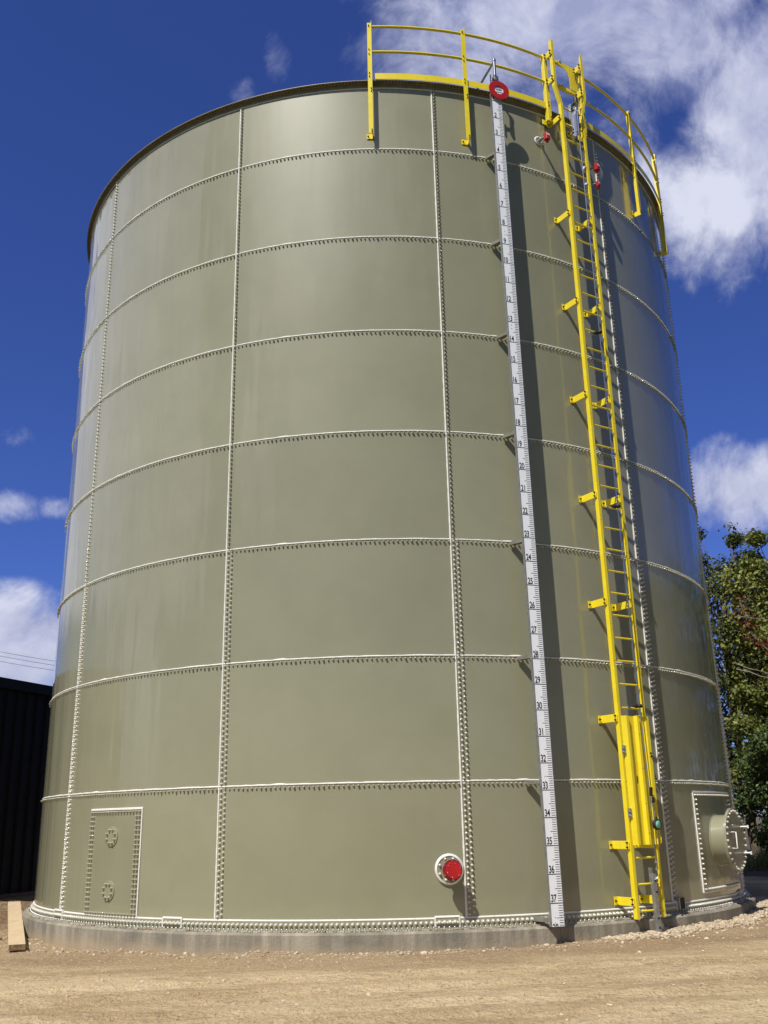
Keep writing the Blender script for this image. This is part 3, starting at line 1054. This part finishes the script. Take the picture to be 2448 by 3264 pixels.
# ================================================================== GUARDRAIL
gr_ = empty('guardrail', (0, 0, 10.2))
tag(gr_, 'yellow curved guardrail with toe board and gate at the tank rim', 'guardrail')
GZ = -10.2
POSTS = [(-.38, 10.215, 12.21, True), (14.0, 10.215, 12.22, True), (28.35, 10.93, 12.17, False), (35.75, 10.93, 12.21, False), (49.75, 10.20, 12.22, True), (63.6, 10.17, 12.23, True)]
DP = .125
for (ph, z0, z1, foot) in POSTS:
    mb = MB()
    Mp = Matrix.Rotation(radians(ph), 3, 'Z')
    def pp(x, y, z):
        return polar(ph, R, 0) + Mp @ Vector((x, y, 0)) + Vector((0, 0, z+GZ))
    h = z1-z0
    mb.box(pp(0, -DP+.0035, (z0+z1)/2-.02), (.064, .007, h-.04), Mp, 0, .001)
    mb.box(pp(.0285 if foot else -.0285, -DP+.040, (z0+z1)/2+.015), (.007, .066, h-.01), Mp, 0, .001)
    po = mb.build('post', M_YEL, gr_)
    mb = MB()
    if foot:
        zb = z0+.035
        mb.box(pp(.021, -.058, zb), (.0075, .112, .085), Mp, 0, .002)
        mb.box(pp(-.022, -.0075, zb), (.086, .008, .085), Mp, 0, .003)
        mb.box(pp(.021, -.085, 10.965), (.0075, .065, .085), Mp, 0, .002)
    else:
        mb.box(pp(.021, -.072, 10.975), (.0075, .085, .085), Mp, 0, .002)
        mb.box(pp(-.03, -.030, 10.955), (.10, .008, .085), Mp, 0, .002)
    mb.build('post_bracket', M_YEL, po)
    mb = MB()
    zl = [z1-.10, z1-.09, 11.68, 11.60, 11.26, 11.20] + ([z0+.02, z0+.06, 10.99, 10.94] if foot else [11.0, 10.95])
    for i, z in enumerate(zl):
        x = -.010 if i < 6 else .014
        Mb = Matrix.Translation(pp(x, -DP, z)) @ Mp.to_4x4() @ OUT
        mb.lathe([(.009, 0), (.009, .009), (.005, .010), (.005, .020), (.0004, .021)], Mb, 6, 0, False)
    if foot:
        Mb = Matrix.Translation(pp(-.045, -.0118, z0+.035)) @ Mp.to_4x4() @ OUT
        mb.lathe([(.011, 0), (.011, .010), (.006, .011), (.006, .022), (.0004, .023)], Mb, 6, 0, False)
    mb.build('post_bolt', M_BOLT_DK, po)


def curve_rail(z, r_, spans, name):
    for (a, b_) in spans:
        mb = MB()
        n = max(4, int(abs(b_-a)*1.2))
        mb.tube([polar(a+(b_-a)*i/n, r_, z+GZ) for i in range(n+1)], .0205, 10)
        mb.build(name, M_YEL, gr_)


SP = [(.0, 28.1), (36.0, 63.6)]
curve_rail(12.125, R+.092, SP, 'top_rail')
curve_rail(11.665, R+.092, SP, 'middle_rail')
for (a, b_) in SP:
    mb = MB()
    arc_strip(mb, [(R+.093, 11.176+GZ), (R+.098, 11.176+GZ), (R+.098, 11.278+GZ), (R+.093, 11.278+GZ)], a+.35, b_, 60, 0, True)
    mb.build('toe_board', M_YEL, gr_)

# self closing gate between the ladder posts
gate = MB()
GPH = 32.0
Mg = Matrix.Rotation(radians(GPH), 3, 'Z')
def gp(ph, z, d):
    """point on the gate plane (a chord between the posts)"""
    x = (R+.10)*sin(radians(ph-GPH))
    return polar(GPH, R, 0) + Mg @ Vector((x, -d, 0)) + Vector((0, 0, z+GZ))
def gbar(mb, p0, p1, z0, z1, d, t_=.006):
    a0, a1, b0, b1 = gp(p0, z0, d), gp(p1, z0, d), gp(p0, z1, d), gp(p1, z1, d)
    off = Mg @ Vector((0, t_, 0))
    vs = [a0, a1, b1, b0, a0+off, a1+off, b1+off, b0+off]
    mb.add(vs, [(0, 1, 2, 3), (5, 4, 7, 6), (0, 4, 5, 1), (3, 2, 6, 7), (0, 3, 7, 4), (1, 5, 6, 2)])
mb = MB()
gbar(mb, 30.9, 35.0, 12.150, 12.190, .100, .045)
gbar(mb, 30.9, 35.0, 11.680, 11.735, .100, .045)
# vertical plate with swept corner
pts2 = [(33.4, 11.74), (35.0, 11.74), (35.0, 12.149), (31.4, 12.149), (31.4, 12.12), (32.5, 12.085), (33.1, 12.03), (33.4, 11.95)]
off = Mg @ Vector((0, .006, 0))
fr = [gp(a, z, .106) for a, z in pts2]
k = len(fr)
mb.add(fr + [p+off for p in fr], [tuple(range(k)), tuple(range(2*k-1, k-1, -1))] + [(i, i+k, (i+1) % k + k, (i+1) % k) for i in range(k)])
gt = mb.build('gate', M_YEL, gr_)
mb = MB()
for z in (12.17, 11.71):
    mb.tube([gp(28.9, z, .075), gp(31.6, z, .075)], .018, 8)
mb.build('gate_extension', M_YEL, gt)
for z in (12.14, 11.72):
    mb = MB()
    mb.tube([gp(35.25, z-.05, .09), gp(35.25, z+.06, .09)], .022, 10)
    gbar(mb, 34.8, 35.5, z-.02, z+.025, .125, .03)
    mb.build('gate_hinge', M_YEL, gt)
    mb = MB()
    for q in (34.5, 34.8):
        mb.lathe([(.012, 0), (.012, .016), (.0004, .02)], Matrix.Translation(gp(q, z-.05, .105)) @ Mg.to_4x4() @ OUT, 6, 0, False)
    mb.build('hinge_bolt', M_BOLT_DK, gt)
for z in (12.19, 11.735):
    mb = MB()
    mb.box(gp(31.6, z+.008, .085), (.04, .05, .022), Mg, 0, .002)
    mb.build('gate_clamp', M_GALV, gt)

# ================================================================== LEVEL GAUGE
ga = empty('level_gauge', polar(18.52, R, -.111), radians(18.52))
tag(ga, 'long white gauge board with black numbers standing upright off the tank wall', 'level gauge')
GB = -.300
GW = .150
def gx(z):      # slight lean of the board
    return -.0053*z
ZB, ZT = 0.0, 10.95+.111
mb = MB()
def lean_box(mb, x0, x1, y0, y1, z0, z1, mat=0):
    vs = []
    for z in (z0, z1):
        for (x, y) in ((x0, y0), (x1, y0), (x1, y1), (x0, y1)):
            vs.append((x+gx(z), y, z))
    mb.add(vs, [(0, 1, 5, 4), (1, 2, 6, 5), (2, 3, 7, 6), (3, 0, 4, 7), (0, 3, 2, 1), (4, 5, 6, 7)], mat)
lean_box(mb, -GW/2, GW/2, GB, GB+.004, ZB, ZT)
board = mb.build('board', M_WHITE, ga)
mb = MB()
for s_ in (-1, 1):
    x0 = s_*(GW/2+.0035)
    lean_box(mb, x0-.003, x0+.003, GB-.004, GB+.045, ZB, ZT)
mb.build('edge_channel', M_GALV, ga)
z_of = lambda n: 1.312 + (33-n)*.2968 + .111
mb = MB()
for n in range(1, 38):
    zt = z_of(n)
    lean_box(mb, -GW/2+.001, GW/2-.001, GB-.0016, GB-.0002, zt-.0042, zt+.0042)
    for i in range(1, 12):
        z = zt - .2968*i/12
        if z < ZB+.004:
            continue
        ln = .078 if i == 6 else .050
        lean_box(mb, GW/2-.004-ln, GW/2-.004, GB-.0016, GB-.0002, z-.0026, z+.0026)
mb.build('tick_marks', M_BLACK, board)
def text_mesh(body, size, xs_):
    cu = bpy.data.curves.new('t', 'FONT')
    cu.body = body
    cu.size = size
    cu.align_x = 'LEFT'
    cu.offset = .0022
    cu.resolution_u = 4
    cu.space_character = .92
    o_ = bpy.data.objects.new('t', cu)
    COL.objects.link(o_)
    bpy.context.view_layer.update()
    me = bpy.data.meshes.new_from_object(o_.evaluated_get(bpy.context.evaluated_depsgraph_get()))
    bpy.data.objects.remove(o_)
    vs = [Vector((v.co.x*xs_, 0, v.co.y)) for v in me.vertices]
    fs = [list(p.vertices) for p in me.polygons]
    bpy.data.meshes.remove(me)
    return vs, fs
for n in range(1, 39):
    vs, fs = text_mesh(str(n), .108, .68)
    x0 = min(v.x for v in vs)
    zt = z_of(n) + .014
    px = -GW/2 + .012
    if n < 10:
        px += .012
    mb = MB()
    mb.add([(v.x-x0+px+gx(zt), GB-.0012, v.z+zt) for v in vs], fs)
    if n == 38:                                   # cut off by the lower end of the board
        bmx = bmesh.new()
        tmp = bpy.data.meshes.new('x')
        tmp.from_pydata(mb.v, [], mb.f)
        bmx.from_mesh(tmp)
        bmesh.ops.bisect_plane(bmx, geom=bmx.verts[:]+bmx.edges[:]+bmx.faces[:], plane_co=(0, 0, ZB+.002), plane_no=(0, 0, 1), clear_inner=True)
        bmx.verts.index_update()
        mb = MB()
        mb.add([v.co.copy() for v in bmx.verts], [[v.index for v in f.verts] for f in bmx.faces])
        bmx.free()
        bpy.data.meshes.remove(tmp)
        if not mb.f:
            continue
    mb.build('numeral', M_BLACK, board)
mb = MB()
for zw in [k*RH for k in range(1, 8)] + [-.045]:
    z = zw + .111
    for x in (-.03, .045):
        for dz in (-.022, .03):
            mb.lathe([(.0055, 0), (.0055, .004), (.0004, .005)], at_out(x+gx(z), GB-.0002, z+dz), 8, 0)
mb.build('board_screw', M_GALV, board)
for zw in [k*RH-.03 for k in range(1, 8)] + [-.05]:
    z = zw + .111
    mb = MB()
    x0 = -.112
    mb.box((x0-.010, -.034, z), (.075, .006, .042), None, 0, .001)
    # wedge arm from the shell to the board
    vs = [(x0-.05, -.036, z-.021), (x0-.05, -.036, z+.021), (-GW/2+.03, GB+.046, z-.021), (-GW/2+.03, GB+.046, z+.021),
          (x0+.03, -.036, z-.021), (x0+.03, -.036, z+.021), (GW/2-.05, GB+.046, z-.021), (GW/2-.05, GB+.046, z+.021)]
    mb.add(vs, [(0, 2, 3, 1), (4, 5, 7, 6), (0, 4, 6, 2), (2, 6, 7, 3), (0, 1, 5, 4), (1, 3, 7, 5)])
    mb.build('gauge_bracket', M_BRK, ga)
# pipe head above the board, leading the float cable over the rim
mb = MB()
zt = 11.53+.111
xh = gx(zt)
mb.tube([(xh, GB-.01, 11.20+.111), (xh, GB-.01, zt-.012)], .022, 14)
mb.lathe([(.026, -.02), (.028, 0), (.024, .02), (.0004, .026)], Matrix.Translation((xh, GB-.01, zt-.006)), 14, 0)
ph_ = mb.build('pulley_pipe', M_CHROME, ga)
mb = MB()
mb.tube([(xh, GB-.0, zt-.02), (xh-.01, .12, zt-.03), (xh-.02, .34, zt-.05)], .018, 12)
mb.tube([(xh-.02, .345, zt-.03), (xh-.02, .345, zt-.75)], .022, 12)
mb.build('inner_pipe', M_GALV, ph_)
mb = MB()
for s_ in (-1, 1):
    mb.box((gx(ZT)+s_*.058, GB+.03, 11.18+.111), (.022, .012, .22), None, 0, .002)
mb.box((gx(ZT), GB+.03, 11.22+.111), (.13, .008, .07), None, 0, .002)
mb.build('head_bracket', M_CHROME, ph_)
mb = MB()
mb.lathe([(.026, 0), (.026, .035), (.02, .045)], Matrix.Translation((xh, GB-.01, 11.215+.111)), 12, 0)
mb.build('pipe_collar', M_BOLT_DK, ph_)

# red ring target hanging at the head of the board
tg = empty('level_target', polar(18.28, R+.33, 10.99), radians(18.28))
tag(tg, 'red ring shaped level target hanging at the top of the white gauge board', 'level target')
MT = Matrix.Rotation(pi/2, 4, 'X')
mb = MB()
mb.lathe([(.072, -.006), (.156, -.006), (.160, 0), (.156, .006), (.072, .006), (.072, -.006)], MT, 48, 0, False)
mb.build('ring', M_RED, tg)
mb = MB()
mb.box((0, .006, 0), (.138, .004, .15), None, 0, .001)
pl = mb.build('centre_plate', M_WHITE, tg)
mb = MB()
mb.box((0, .0028, .052), (.132, .0022, .03), None, 0)
mb.box((0, .0028, -.036), (.132, .0022, .012), None, 0)
mb.build('grey_stripe', M_GALV, pl)
mb = MB()
mb.box((-.028, .0028, .0), (.034, .0022, .010), Matrix.Rotation(.5, 3, 'Y'), 0)
mb.box((.006, .0028, .003), (.020, .0022, .014), None, 0)
mb.box((.032, .0028, .003), (.018, .0022, .014), None, 0)
mb.box((.004, .0028, .0175), (.10, .0022, .004), None, 0)
mb.build('printed_mark', M_BLACK, pl)

# ================================================================== SENSORS on the upper ring
def sensor(phi, z, s_, label, drop):
    e = wall_empty('float_switch', phi, z)
    tag(e, label, 'float switch', 'red float switches on the top course')
    mb = MB()
    mb.lathe([(.062, 0), (.078, .002), (.076, .012), (.063, .015)], at_out(0, 0, 0), 28, 0)
    mb.build('sealant_ring', M_SEAL, e)
    mb = MB()
    mb.lathe([(.0004, .011), (.064, .011), (.064, .006)], at_out(0, 0, 0), 24, 0, False)
    for q in range(8):
        a = 2*pi*(q+.5)/8
        bolt(mb, at_out(.05*cos(a), 0, .05*sin(a)) @ Matrix.Translation((0, 0, .012)), .009, .022, 6)
    mb.build('flange_plate', M_GALV, e)
    mb = MB()
    mb.tube([(0, -.01, 0), (0, -.10, -.01*drop), (0, -.17, -.03*drop)], .022, 10)
    mb.build('stem', M_GALV, e)
    mb = MB()
    Mx = Matrix.Rotation(.12, 3, 'Z')
    mb.box((0, -.20, -.045*drop), (.092*s_, .085*s_, .150*s_), Mx, 0, .01)
    mb.lathe([(.022, 0), (.022, .03), (.0004, .032)], Matrix.Translation((0, -.20, -.045*drop-.075*s_)) @ Matrix.Rotation(pi, 4, 'X'), 10, 0)
    bx = mb.build('red_housing', M_RED, e)
    mb = MB()
    mb.box((.0, -.20-.0435*s_, -.045*drop+.022*s_), (.066*s_, .002, .032*s_), Mx, 0)
    lb = mb.build('white_label', M_WHITE, bx)
    return e


sensor(26.7, 10.595, .88, 'red boxed float switch between the gauge board and the ladder', 1.5)
sensor(36.5, 10.43, .88, 'upper of two red float switches just right of the yellow ladder', 1.4)
sensor(36.4, 10.12, .66, 'lower and smaller of two red float switches right of the yellow ladder', 1.4)

# ================================================================== OUTLET with red blind cover
no = wall_empty('outlet_nozzle', 7.08, .493)
tag(no, 'flanged outlet stub with bright red blind cover low on the tank', 'pipe outlet')
mb = MB()
mb.lathe([(.140, 0), (.166, .002), (.160, .022), (.140, .026)], at_out(0, 0, 0), 40, 0)
mb.build('sealant_ring', M_SEAL, no)
mb = MB()
mb.lathe([(.0004, .016), (.144, .016), (.144, .0)], at_out(0, -.002, 0), 40, 0, False)
wp = mb.build('wall_flange', M_TRIM, no)
mb = MB()
for q in range(8):
    a = 2*pi*(q+.5)/8
    bolt(mb, at_out(.118*cos(a), -.017, .118*sin(a)), .0135, .032)
mb.build('ring_bolts', M_CAP, wp)
mb = MB()
mb.lathe([(.070, .01), (.070, .17)], at_out(0, 0, 0), 32, 0)
mb.build('pipe_stub', M_TRIM, no)
mb = MB()
mb.lathe([(.06, .168), (.112, .168), (.112, .186), (.06, .186)], at_out(0, 0, 0), 40, 0, False)
mb.build('pipe_flange', M_TRIM, no)
mb = MB()
mb.lathe([(.06, .187), (.110, .187), (.110, .205), (.086, .206), (.086, .275), (.0004, .275)], at_out(0, 0, 0), 40, 0, False)
cvr = mb.build('blind_cover', [M_MAROON], no)
mb = MB()
mb.lathe([(.0004, .2765), (.086, .2765), (.088, .274), (.088, .262)], at_out(0, 0, 0), 40, 0, False)
mb.build('red_face', M_RED, cvr)
mb = MB()
for q in range(6):
    a = 2*pi*q/6 + .3
    mb.lathe([(.0055, 0), (.0055, .004), (.0004, .006)], at_out(.073*cos(a), -.2765, .073*sin(a)), 8, 0)
for q in range(6):
    a = 2*pi*(q+.5)/6
    mb.lathe([(.009, 0), (.009, .012), (.0004, .014)], at_out(.098*cos(a), -.205, .098*sin(a)), 6, 0, False)
mb.build('cover_screw', M_CHROME, cvr)

# ground clamp at the foot of the seam right of the ladder
gc = wall_empty('ground_clamp', 40.1, -.09)
tag(gc, 'small dark steel grounding clamp at the seam foot right of the ladder', 'ground clamp')
mb = MB()
mb.box((0, -.055, .085), (.10, .010, .12), None, 0, .002)
mb.build('clamp_plate', M_BOLT_DK, gc)
for s_ in (-1, 1):
    mb = MB()
    mb.box((s_*.056, -.040, .085), (.012, .05, .13), None, 0, .002)
    mb.box((s_*.070, -.018, .03), (.04, .008, .05), None, 0, .002)
    mb.build('clamp_lug', M_GALV, gc)

# ================================================================== PLANK
A, B = Vector((-4.44, -4.30, 0)), Vector((-6.09, .0, 0))
A.z, B.z = -.292, -.105
pk = empty('wooden_plank', A.lerp(B, .5))
tag(pk, 'weathered sawn wooden plank lying on the dirt left of the concrete ring', 'plank')
d = (B-A)
L = d.length
d.normalize()
xh_ = d.cross(Vector((0, 0, 1))).normalized()
zh_ = xh_.cross(d)
Mk = Matrix((xh_, d, zh_)).transposed()
mb = MB()
mb.box(Mk @ Vector((0, 0, -.034)), (.192, L, .068), Mk, 0, .004)
bd = mb.build('board', M_WOOD, pk)
mb = MB()
mb.box(Mk @ Vector((0, -L/2-.0015, -.034)), (.186, .004, .062), Mk, 0)
mb.build('end_grain', M_WOODEND, pk)

# ================================================================== BLACK BUILDING
bd_dir = Vector((.352, .936, 0)).normalized()
bn_ = Vector((bd_dir.y, -bd_dir.x, 0))             # faces the tank
O = Vector((-7.48, 3.02, 0))
S0, S1 = -7.5, 16.0
bl = empty('metal_building', O + Vector((0, 0, -.4)))
tag(bl, 'black ribbed metal building on a low concrete curb behind the tank', 'building')
def bp(s_, n_, z):
    return bd_dir*s_ + bn_*n_ + Vector((0, 0, z+.4))
def bbox(mb, s0, s1, n0, n1, z0, z1):
    vs = [bp(a, b_, c_) for a in (s0, s1) for b_ in (n0, n1) for c_ in (z0, z1)]
    mb.add(vs, [(0, 1, 3, 2), (4, 6, 7, 5), (0, 4, 5, 1), (2, 3, 7, 6), (0, 2, 6, 4), (1, 5, 7, 3)])
mb = MB()
bbox(mb, S0, S1, -9.0, 0, -.17, 3.70)
s_ = S0 + .1
while s_ < S1:                                       # trapezoid ribs
    vs = []
    for z in (-.17, 3.70):
        vs += [bp(s_-.035, .0005, z), bp(s_-.018, .034, z), bp(s_+.018, .034, z), bp(s_+.035, .0005, z)]
    mb.add(vs, [(0, 4, 5, 1), (1, 5, 6, 2), (2, 6, 7, 3)])
    s_ += .295
mb.build('wall', M_BLK, bl)
mb = MB()
bbox(mb, S0-.1, S1+.1, -9.1, .10, 3.701, 3.90)
mb.build('roof', M_BLK, bl)
mb = MB()
bbox(mb, S0, S1, .0, .055, -.235, -.172)
mb.build('base_trim', M_BLKTRIM, bl)
mb = MB()
bbox(mb, S0, S1, -9.0, .02, -.9, -.236)
mb.build('curb', M_CURB, bl)

# ================================================================== POWER LINES
for i, (z0, z1) in enumerate(((11.11, 12.99), (10.86, 12.67), (10.55, 12.29))):
    a, b_ = Vector((-22.9, 40, z0)), Vector((-24.71, 55, z1))
    # image slope says: farther along +x the wires fall away; run them across the back of the site
    p0 = Vector((-60, 40, 0))
    p1 = Vector((40, 40, 0))
    mb = MB()
    pl_ = []
    zz0 = (11.11, 10.86, 10.55)[i]
    zz1 = (10.48, 10.23, 9.93)[i]
    for q in range(25):
        x = -62 + 100*q/24
        zl = zz0 + (zz1-zz0)*(x+22.9)/(3.36)*.45
        pl_.append((0, 0, 0))
    x_a, x_b = -22.9, -19.54
    pts = []
    for q in range(31):
        x = -60 + 90*q/30
        t_ = (x-x_a)/(x_b-x_a)
        z = zz0 + (zz1-zz0)*t_
        # sagging span: tangent to the photographed slope
        z = zz0 + (zz1-zz0)/(x_b-x_a)*(x-x_a) + .0026*(x+21)**2
        pts.append(Vector((x, 40, z)))
    org = pts[0].copy()
    mb.tube([p-org for p in pts], .014, 6)
    wob = mb.build('power_line', M_WIRE, None, org)
    tag(wob, ['highest of the three thin power lines crossing the cloud at the left', 'middle one of the three thin power lines at the left', 'lowest of the three thin power lines above the black building'][i], 'power line', 'power lines behind the black building')

# ================================================================== TREES
def leaf_cloud(name, clumps, n, size, mat, parent, seed, tone_mu=.5, droop=.0):
    rn = random.Random(seed)
    V, Fc, tone = [], [], []
    tot = sum(c[3] for c in clumps)
    cum, acc = [], 0
    for c in clumps:
        acc += c[3]/tot
        cum.append(acc)
    for i in range(n):
        u = rn.random()
        ci = next((j for j, a in enumerate(cum) if u <= a), len(clumps)-1)
        cx, cy, cz, r_ = clumps[ci][:4]
        ct = (ci*0.618) % 1.0
        # shell-weighted point, with small sprays
        dv = Vector((rn.gauss(0, 1), rn.gauss(0, 1), rn.gauss(0, 1))).normalized()
        rr = r_*(rn.random()**.45)*(1+.18*rn.gauss(0, 1))
        p = Vector((cx, cy, cz)) + Vector((dv.x*rr, dv.y*rr, dv.z*rr*.72))
        if noise.noise(p*1.15) < -.34:
            continue
        nrm = (dv*.6 + Vector((rn.gauss(0, .6), rn.gauss(0, .6), rn.gauss(.35, .6)))).normalized()
        a = nrm.orthogonal().normalized()
        a = Matrix.Rotation(rn.uniform(0, 6.28), 3, nrm) @ a
        b_ = nrm.cross(a)
        s_ = size*rn.uniform(.6, 1.35)
        o_ = len(V)
        V += [p - a*s_*.5, p + b_*s_*.30 + nrm*s_*.10, p + a*s_*.55, p - b_*s_*.30 + nrm*s_*.10]
        Fc += [(o_, o_+1, o_+2, o_+3)]
        tone.append(min(1, max(0, rn.gauss(tone_mu, .2) + (ct-.5)*.35)))
    me = bpy.data.meshes.new(name)
    me.from_pydata(V, [], Fc)
    at = me.attributes.new('tone', 'FLOAT', 'FACE')
    at.data.foreach_set('value', tone)
    me.materials.append(mat)
    return link(name, me, parent)


def limb(mb, p0, p1, r0, r1, rn, k=5, wob=.12):
    path, rr = [], []
    L_ = (p1-p0).length
    for i in range(k+1):
        t_ = i/k
        q = p0.lerp(p1, t_)
        if 0 < i < k:
            q = q + Vector((rn.gauss(0, 1), rn.gauss(0, 1), rn.gauss(0, .5)))*wob*L_*.3
        path.append(q)
        rr.append(r0 + (r1-r0)*t_)
    mb.tube(path, rr, 7)
    return path


def tree(name, x, y, h, w_, n, size, mat, label, seed, low=.12, tone=.5, ncl=26, dens=1.0, cat='tree'):
    rn = random.Random(seed)
    zg = gz(x, y)
    e = empty(name, (x, y, zg))
    tag(e, label, cat, 'trees beyond the tank')
    mb = MB()
    trunk = limb(mb, Vector((0, 0, -.15)), Vector((rn.uniform(-.3, .3), rn.uniform(-.3, .3), h*.82)), .045*h**.8*.6, .03, rn, 7, .05)
    clumps = []
    for i in range(ncl):
        t_ = low + (1-low)*(i+.5)/ncl
        # crown outline: widest at 45 %
        prof = sin(pi*min(1, max(.06, (t_-low*.5)/(1.06-low*.5))))**.7
        a = i*2.4 + rn.uniform(-.5, .5)
        rad_ = w_*prof*rn.uniform(.35, .95)
        c = Vector((rad_*cos(a), rad_*sin(a), h*t_))
        cr = w_*rn.uniform(.26, .44)*(.55+.45*prof)
        if t_ > .86:
            cr *= .62
            c.z = min(c.z, h - cr*.6)
        clumps.append((c.x, c.y, c.z, cr))
        k = min(len(trunk)-1, max(1, int(t_*.75*len(trunk))))
        limb(mb, trunk[k], c, .02*h**.5*.5+.01, .006, rn, 4, .14)
    mb.build('trunk', M_BARK, e)
    leaf_cloud('crown', clumps, n, size, mat, e, seed+1, tone)
    return e


tree('broadleaf_tree', 10.75, 12.8, 10.15, 1.9, 15000, .13, M_LEAF_D, 'dark sparse tree rising close beside the tank edge', 21, .25, .45, 40)
tree('broadleaf_tree', 12.3, 11.6, 9.55, 2.4, 46000, .125, M_LEAF_Y, 'tall yellow green tree with knobbly crown right of the tank', 34, .22, .60, 40)
tree('broadleaf_tree', 14.6, 12.8, 9.9, 2.7, 30000, .13, M_LEAF_Y, 'yellow green tree at the far right edge behind the others', 55, .2, .55, 36)
tree('broadleaf_tree', 11.35, 10.2, 5.6, 1.8, 26000, .115, M_LEAF_Y, 'mid height olive tree in front of the taller trees', 61, .15, .42, 30)
tree('shrub', 10.2, 8.6, 3.6, 1.45, 22000, .10, M_LEAF_G, 'dark leafy shrub at the tree foot nearest the manway', 77, .04, .40, 26, 1, 'shrub')
tree('shrub', 12.4, 8.6, 4.2, 1.9, 24000, .10, M_LEAF_G, 'broad green shrub at the right edge under the trees', 83, .04, .36, 28, 1, 'shrub')
tree('broadleaf_tree', 9.6, 13.6, 6.8, 2.1, 20000, .13, M_LEAF_D, 'dark tree half hidden behind the tank edge', 91, .1, .4, 28)
tree('broadleaf_tree', 13.6, 16.2, 8.0, 2.7, 22000, .15, M_LEAF_D, 'dark green tree deep behind the yellow green trees', 97, .05, .35, 30)
# red creeper climbing in the trees
vn = empty('creeper', (10.55, 10.0, 3.9))
tag(vn, 'red autumn creeper trailing through the yellow green foliage', 'creeper')
VP = [(10.0, 9.6, 6.7), (10.08, 9.5, 6.15), (10.15, 9.4, 5.7), (10.45, 9.0, 5.1), (10.75, 8.9, 4.75), (11.1, 8.9, 4.55)]
VP = [Vector(p) - Vector((10.55, 10.0, 3.9)) for p in VP]
mb = MB()
mb.tube(VP, .018, 6)
mb.build('stem', M_BARK, vn)
leaf_cloud('foliage', [(p.x, p.y, p.z, .30) for p in VP] + [((VP[i].x+VP[i+1].x)/2, (VP[i].y+VP[i+1].y)/2, (VP[i].z+VP[i+1].z)/2, .24) for i in range(5)], 330, .10, M_LEAF_R, vn, 5)
# bare pale branches
fb = empty('dead_branch', (9.75, 8.6, 4.2))
tag(fb, 'bare pale branches sticking out of the foliage beside the tank', 'branch')
rnb = random.Random(2)
mb = MB()
limb(mb, Vector((-.35, .3, .5)), Vector((.95, -.2, .0)), .014, .007, rnb, 5, .05)
limb(mb, Vector((-.35, .3, .65)), Vector((.55, -.1, .25)), .011, .005, rnb, 5, .05)
limb(mb, Vector((-.2, .1, 1.9)), Vector((.4, -.2, 1.75)), .011, .005, rnb, 5, .05)
mb.build('bare_limb', M_TWIG, fb)
# tall grass at the foot of the shrubs
rn = random.Random(8)
V, Fc, tone = [], [], []
for i in range(2600):
    x, y = rn.uniform(8.2, 15), rn.uniform(7.0, 9.4)
    z = gz(x, y)
    hh_ = rn.uniform(.15, .55)
    a = rn.uniform(0, 6.28)
    dx, dy = cos(a)*.012, sin(a)*.012
    lx, ly = rn.gauss(0, .16), rn.gauss(-.05, .16)
    o_ = len(V)
    V += [(x-dx, y-dy, z), (x+dx, y+dy, z), (x+lx*.4+dx*.7, y+ly*.4+dy*.7, z+hh_*.6), (x+lx*.4-dx*.7, y+ly*.4-dy*.7, z+hh_*.6), (x+lx, y+ly, z+hh_)]
    Fc += [(o_, o_+1, o_+2, o_+3), (o_+3, o_+2, o_+4)]
    t_ = rn.random()
    tone += [t_, t_]
me = bpy.data.meshes.new('tall_grass')
me.from_pydata(V, [], Fc)
me.attributes.new('tone', 'FLOAT', 'FACE').data.foreach_set('value', tone)
me.materials.append(M_GRASS)
tag(link('tall_grass', me), 'tall weedy grass at the foot of the trees', 'grass', None, 'stuff')

# wood going on to the right of the picture (mirrored in the glossy shell)
cl_ = []
rn = random.Random(41)
for i in range(60):
    t_ = i/59
    x, y = 15.5 + 9*t_ + rn.uniform(-1, 1), 13.5 - 22*t_ + rn.uniform(-1, 1)
    for zc in (1.2, 3.2, 5.2, 7.0):
        cl_.append((x+rn.uniform(-.8, .8), y+rn.uniform(-.8, .8), zc+rn.uniform(-.5, .8), rn.uniform(1.1, 1.7)))
tag(leaf_cloud('side_wood', cl_, 26000, .42, M_LEAF_G, None, 43, .45), 'dense green wood continuing along the right side of the site', 'wood', None, 'stuff')
